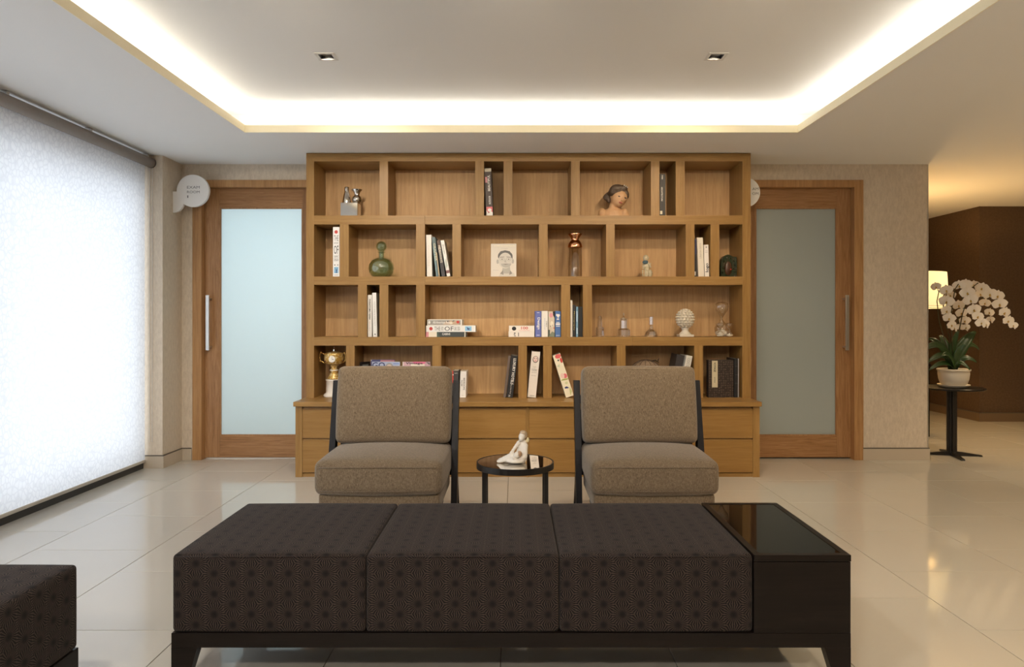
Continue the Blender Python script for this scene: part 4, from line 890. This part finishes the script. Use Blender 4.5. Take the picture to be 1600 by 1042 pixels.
# ================================================================== LOUNGE CHAIRS
def chair(cx, lab, w=.335):
    t = thing('lounge_chair', lab, 'chair', (cx, 3.60, 0), group=None)
    mk('seat_cushion', rbox(B(), -w, w, 0, .60, .250, .425, .036, (.012, .014, .032), 18), M['tweed'], t, True)
    mk('seat_base', rbox(B(), -w+.012, w-.012, .035, .62, .150, .249, .02, (0, 0, 0), 10), M['tweed'], t, True)
    b = rbox(B(), -w, w, -.075, .075, 0, .452, .032, (.008, .032, .006), 18)
    bk = mk('back_cushion', b, M['tweed'], t, True); bk.location = (0, .49, .437); bk.rotation_euler = (math.radians(-10), 0, 0)
    # piping on the cushions
    p_ = B(); z_ = .422; r = .05; L = [(-w+.03, -.064, z_), (-w+.1, -.078, z_+.006), (0, -.086, z_+.009), (w-.1, -.078, z_+.006), (w-.03, -.064, z_)]
    tube(p_, L, .0028, 6); mk('piping', p_, M['tweed'], bk, True)
    sc_ = B(); tube(sc_, [(-w+.03, -.004, .395), (-w*.5, -.013, .398), (0, -.016, .399), (w*.5, -.013, .398), (w-.03, -.004, .395)], .0022, 6); tube(sc_, [(-w+.03, -.002, .272), (0, -.013, .270), (w-.03, -.002, .272)], .002, 6); mk('seam', sc_, M['tweed'], t, True)
    # wooden side frames
    for s_ in (-1, 1):
        xo = s_*(w + .030)
        q = [(.40, 0), (.445, 0), (.53, .40), (.625, .80), (.57, .803), (.47, .40)]
        pb = B(); prism(pb, [(a, b_) for a, b_ in q], xo-.018, xo+.018, plane='yz'); mk('back_post', pb, M['chairblack'], t)
        xi = s_*(w - .05); rb = B(); prism(rb, [(.08, .100), (.44, .100), (.44, .149), (.08, .149)], xi-.017, xi+.017, plane='yz'); mk('side_rail', rb, M['chairblack'], t)
        fb = B(); prism(fb, [(.09, 0), (.12, 0), (.13, .099), (.08, .099)], xi-.017, xi+.017, plane='yz'); mk('leg', fb, M['chairblack'], t)
        r2 = B(); prism(r2, [(.60, 0), (.63, 0), (.52, .24), (.47, .24)], xo-.017, xo+.017, plane='yz'); mk('leg', r2, M['chairblack'], t)
    mk('back_rail', bx(-w-.012, w+.012, .585, .61, .66, .71, bev=.002), M['chairblack'], t)
    mk('front_rail', bx(-w+.068, w-.068, .09, .12, .110, .149, bev=.002), M['chairblack'], t)
    mk('back_board', bx(-w-.011, w+.011, .600, .612, .22, .62, bev=.002), M['chairblack'], t)
    return t
chair(-.725, 'left low armless lounge chair in brown grey tweed with black wood frame'); chair(.741, 'right low armless lounge chair in brown grey tweed with black wood frame')

# ================================================================== SIDE TABLE AND FIGURINE
t = thing('side_table', 'small round black side table with mirrored top between the two chairs', 'table', (0, 3.60, 0)); TZ = .428
b = B(); lathe(b, [(.185, TZ-.006), (.196, TZ-.006), (.196, TZ+.001), (.203, TZ+.001), (.203, TZ-.030), (.185, TZ-.030), (.185, TZ-.006)], 64); mk('rim', b, M['blackmetal'], t)
b = B(); lathe(b, [(0, TZ-.006), (.1955, TZ-.006), (.1955, TZ), (0, TZ)], 64); o = mk('mirror_top', b, M['mirror'], t); o['label'] = 'mirrored glass top'
for sx_, sy_ in ((-1, -1), (1, -1), (-1, 1), (1, 1)): mk('leg', bx(sx_*.158-.011, sx_*.158+.011, sy_*.10-.011, sy_*.10+.011, 0, TZ-.030, bev=.001), M['blackmetal'], t)
u = 3.57/F
t = thing('figurine', 'white porcelain mother and child figurine on the mirrored side table', 'ornament', (0, 3.565, TZ+.0015))
def mv(px, py, y=0): return ((px-805)*u, y, (723.0-py)*u)
bl = capsule(mv(817, 693, .01), mv(814, 715, .005), .022, .034, 6) + capsule(mv(810, 692, -.005), mv(799, 706, -.025), .012, .009, 5) + capsule(mv(821, 696, -.005), mv(820, 712, -.02), .014, .014, 5) + capsule(mv(820, 712, -.02), mv(810, 716, -.035), .013, .010, 4) + \
     capsule(mv(815, 716, .01), mv(790, 718, .0), .030, .018, 7) + capsule(mv(800, 711, -.03), mv(784, 718.5, -.01), .020, .014, 5) + [(mv(805, 718, -.02), (.052, .040, .016)), (mv(788, 719, .01), (.035, .028, .013)), (mv(781, 720.5, .0), (.018, .02, .009)), (mv(815, 691, .008), (.024, .018, .013)), (mv(804, 713, -.045), (.014, .012, .016))]
organic('robes', bl, .0035, M['porcelain'], t, 4, .0)
organic('mother_head', [(mv(815.5, 681.5, -.006), (.018, .020, .022), (0, .3, 0)), (mv(814.2, 685, -.016), (.012, .012, .013))] + capsule(mv(815.5, 692, .004), mv(815.5, 684, .0), .010, .010, 3), .003, M['porcelain'], t, 3)
organic('mother_hair', [(mv(818.2, 679.5, .004), (.020, .022, .023)), (mv(817, 676.4, -.004), (.017, .018, .014))], .003, mat('porcelain_hair', (.50, .38, .26), .35), t, 3)
organic('bonnet_bow', [(mv(824.5, 688, .012), (.010, .012, .014)), (mv(822, 690, .01), (.010, .010, .008))], .003, mat('pale_yellow_glaze', (.74, .64, .38), .3), t, 2)
organic('child_head', [(mv(808, 707.5, -.048), (.016, .015, .017)), (mv(805.5, 708.5, -.052), (.011, .011, .012))], .003, M['porcelain'], t, 3)
organic('child_hair', [(mv(811.5, 706.6, -.046), (.014, .0165, .016))], .003, M['porcbrown'], t, 2)
for hx_, hy_, hyy in ((798.5, 707, -.035), (802, 712, -.055)):
    b = B(); ellip(b, mv(hx_, hy_, hyy), (.007, .006, .005), 8)
    for k in range(4): ellip(b, mv(hx_ - 1.2 + k*.75, hy_+1.2+.2*(k % 2), hyy-.004), (.0014, .0016, .0042), 6)
    mk('hand', b, M['porcelain'], t, True)

# ================================================================== BENCHES
FYb, BYb = 2.14, 2.75; bx0, bx1, cx1 = -1.076, .746, 1.05
t = thing('bench', 'long upholstered bench with rosette fabric and black end console in the foreground', 'bench', ((bx0+cx1)/2, FYb, 0)); c = (bx0+cx1)/2; D = BYb - FYb; ZT = .4395
n = 3; segw = (bx1-bx0)/n
for k in range(n):
    a = bx0 + k*segw - c; bb = a + segw
    b = rbox(B(), a+.0006, bb-.0006, .004, D, .196, ZT, .013, (.0, .004, .010), 22); mk('seat_panel', b, M['rosette'], t, True)
    s_ = B(); tube(s_, [(a+.012, .0055, ZT-.006), ((a+bb)/2, .001, ZT-.004), (bb-.012, .0055, ZT-.006)], .0022, 6); mk('seam', s_, M['rosette'], t, True)
mk('base_rail', bx(bx0-c, cx1-c, .002, D, .150, .1955, bev=.001), M['espresso'], t)
mk('console_body', bx(bx1-c+.001, cx1-c, .003, D, .1956, .418, bev=.001), M['espresso'], t)
tp = B()
X0, X1, Y0, Y1, i_ = bx1-c+.001, cx1-c, 0, D, .022
for q in ((X0, X1, Y0, Y0+i_), (X0, X1, Y1-i_, Y1), (X0, X0+i_, Y0+i_, Y1-i_), (X1-i_, X1, Y0+i_, Y1-i_)): box(tp, *q, .4205, ZT+.001, bev=.0008)
mk('console_rim', tp, M['espresso'], t); mk('glass_top', bx(X0+i_, X1-i_, Y0+i_, Y1-i_, .4205, ZT-.0005), M['blackglass'], t)
def taper_leg(xo, xi_top, xi_bot, y0, y1, par): 
    b = B(); pr_ = [(xo, 0), (xi_bot, 0), (xi_top, .1502), (xo, .1502)]; prism(b, pr_, y0, y1); mk('leg', b, M['espresso'], par)
for (ya, yb) in ((.002, .042), (D-.042, D-.002)):
    taper_leg(bx0-c, bx0-c+.082, bx0-c+.036, ya, yb, t); taper_leg(cx1-c, cx1-c-.082, cx1-c-.036, ya, yb, t)
# second bench at the left edge
t = thing('bench', 'second rosette fabric bench cut off by the left edge of the frame', 'bench', (-1.68, 2.07, 0)); ZT = .4395
for k in range(2):
    a = -1.50 + k*.75; mk('seat_panel', rbox(B(), -.36, .36, a+.0006, a+.75-.0006, .187, ZT, .013, (.004, 0, .010), 22), M['rosette'], t, True)
mk('base_rail', bx(-.36, .36, -1.5, 0, .142, .1865, bev=.001), M['espresso'], t)
for xx in (-.36, .32):
    for yy in (-1.5, -.04): mk('leg', bx(xx, xx+.04, yy, yy+.04, 0, .1425, bev=.001), M['espresso'], t)

# ================================================================== CORRIDOR: PEDESTAL TABLE, ORCHID, LAMP
PX, PY = X(1487, 5.9), 5.9; PT = Z(604.5, 5.9)
t = thing('pedestal_table', 'black round pedestal table with cross foot standing past the right wall', 'table', (PX, PY, 0), (0, 0, math.radians(-12)))
b = B(); lathe(b, [(0, PT-.016), (.245, PT-.016), (.25, PT-.012), (.25, PT-.003), (.245, PT), (0, PT)], 56); mk('table_top', b, M['espresso'], t)
b = B(); 
for k in range(4):
    a = k*PI/2; tmp = bx(-.006, .006, 0, .040, .02, PT-.016); bmesh.ops.rotate(tmp, cent=(0, 0, 0), matrix=Matrix.Rotation(a, 3, 'Z'), verts=tmp.verts[:]); absorb(b, tmp)
box(b, -.022, .022, -.022, .022, .02, PT-.016, bev=.003); mk('column', b, M['blackmetal'], t)
for k in range(4):
    a = k*PI/2; tmp = B(); prism(tmp, [(.0, .015), (.23, .012), (.235, 0), (.215, 0), (.20, .004), (.0, .0)][::1], -.013, .013, plane='xz'); tmp2 = tmp
    for v_ in tmp2.verts:
        if v_.co.z > .01: v_.co.z += .028*max(0, 1 - v_.co.x/.22)
    bmesh.ops.rotate(tmp2, cent=(0, 0, 0), matrix=Matrix.Rotation(a, 3, 'Z'), verts=tmp2.verts[:]); mk('foot', tmp2, M['blackmetal'], t)
t = thing('potted_orchid', 'white moth orchid with arching flower sprays in a white bowl on the pedestal table', 'plant', (X(1490, 5.88), 5.88, PT+.0005)); ox, oy, oz = t.location; u = 5.88/F
b = B(); lathe(b, [(0, 0), (17*u, 0), (19*u, 1*u), (22*u, 3.6*u), (22.4*u, 4.6*u), (18.6*u, 3*u), (0, 1.4*u)], 40); mk('saucer', b, M['ivory'], t, True)
b = B(); lathe(b, [(0, 3*u), (15*u, 3*u), (18.4*u, 6*u), (20.6*u, 13*u), (21.6*u, 21*u), (21.6*u, 25.4*u), (23*u, 26*u), (23.2*u, 28.4*u), (22*u, 28.8*u), (20.8*u, 27*u), (20.6*u, 24*u), (0, 23*u)], 44); mk('bowl', b, M['ivory'], t, True)
b = B(); lathe(b, [(0, 25.5*u), (20.4*u, 24.4*u), (20.4*u, 23.2*u), (0, 23.1*u)], 28)
for k in range(40):
    a, r_ = random.random()*6.28, random.random()*18*u; ellip(b, (r_*math.cos(a), r_*math.sin(a), 25.4*u), (.009, .006, .005), 6, (0, 0, a))
mk('bark', b, M['soil'], t)
def op(px, py, y=5.88): return Vector((X(px, y)-ox, y-oy, Z(py, y)-oz))
def strap(p0, p1, p2, wd):
    b = B(); n = 12; rows_ = []
    for i in range(n+1):
        q = i/n; P = (1-q)**2*p0 + 2*q*(1-q)*p1 + q*q*p2; T = (2*(1-q)*(p1-p0) + 2*q*(p2-p1)).normalized()
        S = T.cross(Vector((0, -.8, .6))).normalized(); Nn = S.cross(T).normalized(); w_ = wd*(math.sin(PI*min(1, .12+q*.86))**.6)
        rows_.append([b.verts.new(P + S*w_*k + Nn*abs(k)*w_*.25) for k in (-1, -.5, 0, .5, 1)])
    for A_, C_ in zip(rows_, rows_[1:]):
        for k in range(4): b.faces.new((A_[k], A_[k+1], C_[k+1], C_[k]))
    o = mk('leaf', b, M['leaf'], t, True); md = o.modifiers.new('thick', 'SOLIDIFY'); md.thickness = .0025
base = op(1489, 578)
for (m1, m2, y1, wd) in [((1470, 520), (1444, 548), 5.80, .034), ((1478, 540), (1450, 566), 5.78, .030), ((1470, 528), (1450, 530), 5.96, .034), ((1484, 540), (1497, 517), 5.84, .026), ((1497, 540), (1524, 518), 5.92, .050), ((1504, 520), (1530, 546), 6.0, .034),
                         ((1502, 548), (1526, 566), 5.80, .026), ((1478, 530), (1468, 524), 6.0, .036), ((1496, 556), (1516, 578), 5.76, .022), ((1478, 556), (1452, 578), 5.76, .022), ((1492, 545), (1510, 538), 5.78, .026), ((1484, 545), (1472, 556), 5.74, .026)]:
    strap(base + Vector((0, (y1-5.88)*.3, 0)), op(*m1, 5.88*.4+y1*.6), op(*m2, y1), wd)
# sprays
def U(a, b_): return (1440 + a/7.44, 400 + b_/7.44)
sprays = [(5.82, [(1488, 572), (1480, 545), (1467, 500), (1464, 470), (1467, 456)], [(170, 355, .8), (285, 395, 1), (290, 525, 1.1), (285, 635, 1.02), (320, 720, .95), (345, 800, .85), (380, 832, .6)]),
          (5.93, [(1489, 572), (1484, 530), (1474, 490), (1474, 462), (1482, 450)], [(335, 455, .8), (430, 570, .95), (460, 660, .95), (500, 748, .9), (445, 825, .7), (512, 828, .75)]),
          (5.80, [(1490, 572), (1488, 540), (1486, 490), (1492, 452), (1500, 440)], [(440, 340, .95), (510, 325, .9), (530, 425, 1.08), (568, 512, 1.05), (605, 622, 1.05), (650, 702, .95), (692, 775, .9), (745, 795, .7)]),
          (6.00, [(1491, 572), (1492, 540), (1498, 490), (1508, 452), (1516, 440)], [(610, 330, .8), (680, 440, .9), (735, 545, .85), (785, 655, .8), (800, 735, .6)]),
          (5.86, [(1492, 572), (1494, 540), (1504, 490), (1518, 450), (1528, 442)], [(700, 370, 1.0), (790, 440, 1.1), (880, 462, 1.05), (905, 555, 1.1), (960, 655, 1.02), (1005, 750, .95), (1065, 805, .7)])]
pb_ = B()
def petal(bm, ang, L, Wd, mi=0, cup=.12, roundness=1.0, n=6):
    ca, sa = math.cos(ang), math.sin(ang); rows_ = []
    for i in range(n+1):
        q = i/n; wd = Wd*math.sin(PI*min(.999, q**.75*.97 + .02))**.75; r_ = L*q
        rows_.append([(r_, wd*k, -cup*L*math.sin(q*PI)*(1-abs(k)*.5)) for k in (-1, -.4, .4, 1)])
    V = [[bm.verts.new((ca*a - sa*b_, c_, sa*a + ca*b_)) for a, b_, c_ in row] for row in rows_]
    for A_, C_ in zip(V, V[1:]):
        for k in range(3): bm.faces.new((A_[k], A_[k+1], C_[k+1], C_[k])).material_index = mi
for ang in (90, 215, 325): petal(pb_, math.radians(ang), .062, .024)
n0 = len(pb_.verts)
for ang in (8, 172): petal(pb_, math.radians(ang), .072, .046, cup=.10)
for v_ in list(pb_.verts)[n0:]: v_.co.y -= .004
petal(pb_, math.radians(270), .020, .010, 1, .5); ellip(pb_, (0, -.012, -.004), (.006, .010, .007), 8, mi=1); ellip(pb_, (0, -.014, -.018), (.010, .007, .005), 8, mi=1)
bme = bpy.data.meshes.new('blossom'); pb_.to_mesh(bme); pb_.free(); bme.materials.append(M['petal']); bme.materials.append(M['lipyel'])
for f_ in bme.polygons: f_.use_smooth = True
for (yy, stem, fl_) in sprays:
    b = B(); pts = [op(a, b_, 5.88 + (yy-5.88)*min(1, i/2.5)) for i, (a, b_) in enumerate(stem)] + [op(*U(a, b_), yy+.022) for a, b_, s_ in fl_]
    tube(b, pts, [.004]*len(stem) + [.0025]*len(fl_), 6); mk('flower_stem', b, M['stem'], t, True)
    for i, (a, b_, s_) in enumerate(fl_):
        o = bpy.data.objects.new('blossom', bme); link(o, t); o.location = op(*U(a, b_), yy - .006*(i % 2)); o.scale = (s_*.80,)*3
        o.rotation_euler = (math.radians(random.uniform(4, 22)), math.radians(random.uniform(-14, 14)), math.radians(random.uniform(-26, 16) - (35 if i == 0 else 0)))
    b = B(); ellip(b, op(*U(fl_[-1][0]+20, fl_[-1][1]+30), yy), (.007, .007, .011), 8); mk('bud', b, M['petal'], t, True)
# lamp on a console hidden behind the wall end
t = thing('console_table', 'dark console table behind the wall end carrying the lamp', 'table', (3.86, 7.02, 0))
mk('table_top', bx(-.30, .28, -.2, .2, .70, .73, bev=.002), M['espresso'], t)
for a in (-.28, .24):
    for b_ in (-.18, .14): mk('leg', bx(a, a+.04, b_, b_+.04, 0, .70), M['espresso'], t)
lx, ly = 3.98, 7.0
t = thing('table_lamp', 'lit table lamp with cream drum shade peeking out behind the wall end', 'lamp', (lx, ly, .7305))
b = B(); lathe(b, [(0, 0), (.08, 0), (.08, .012), (.02, .025), (.014, .1), (.05, .22), (.055, .32), (.02, .42), (.012, .55), (0, .55)], 28); mk('base', b, M['alu'], t, True)
zs0, zs1 = Z(482, ly)-.7305, Z(427, ly)-.7305; r0, r1 = X(1472.6, ly)-lx, X(1469.8, ly)-lx
sm = bpy.data.materials.new('lamp_shade_linen'); sm.use_nodes = True; tt = sm.node_tree; pp = tt.nodes['Principled BSDF']; setp(pp, col=(.85, .76, .52), rough=.8, emis=(1.0, .74, .34), es=.62)
b = B(); lathe(b, [(r0, zs0), (r1, zs1), (r1-.003, zs1), (r0-.003, zs0), (r0, zs0)], 48); mk('lamp_shade', b, sm, t, True)
b = B(); lathe(b, [(r0+.001, zs0+.022), (r0+.0015, zs0+.025)], 48); lathe(b, [(r0+.001, zs0), (r0+.001, zs0+.004)], 48); mk('shade_trim', b, M['inkgrey'], t)
b = B(); ellip(b, (0, 0, (zs0+zs1)/2), (.03, .03, .04), 12); mk('bulb', b, emit('bulb_glow', (1, .75, .42), 8), t, True)
pl_ = bpy.data.lights.new('lamp_bulb_light', 'POINT'); pl_.energy = 26; pl_.color = (1, .60, .24); pl_.shadow_soft_size = .05
po_ = bpy.data.objects.new('lamp_bulb_light', pl_); COL.objects.link(po_); po_.location = (lx, ly, .7305 + (zs0+zs1)/2 + .06)
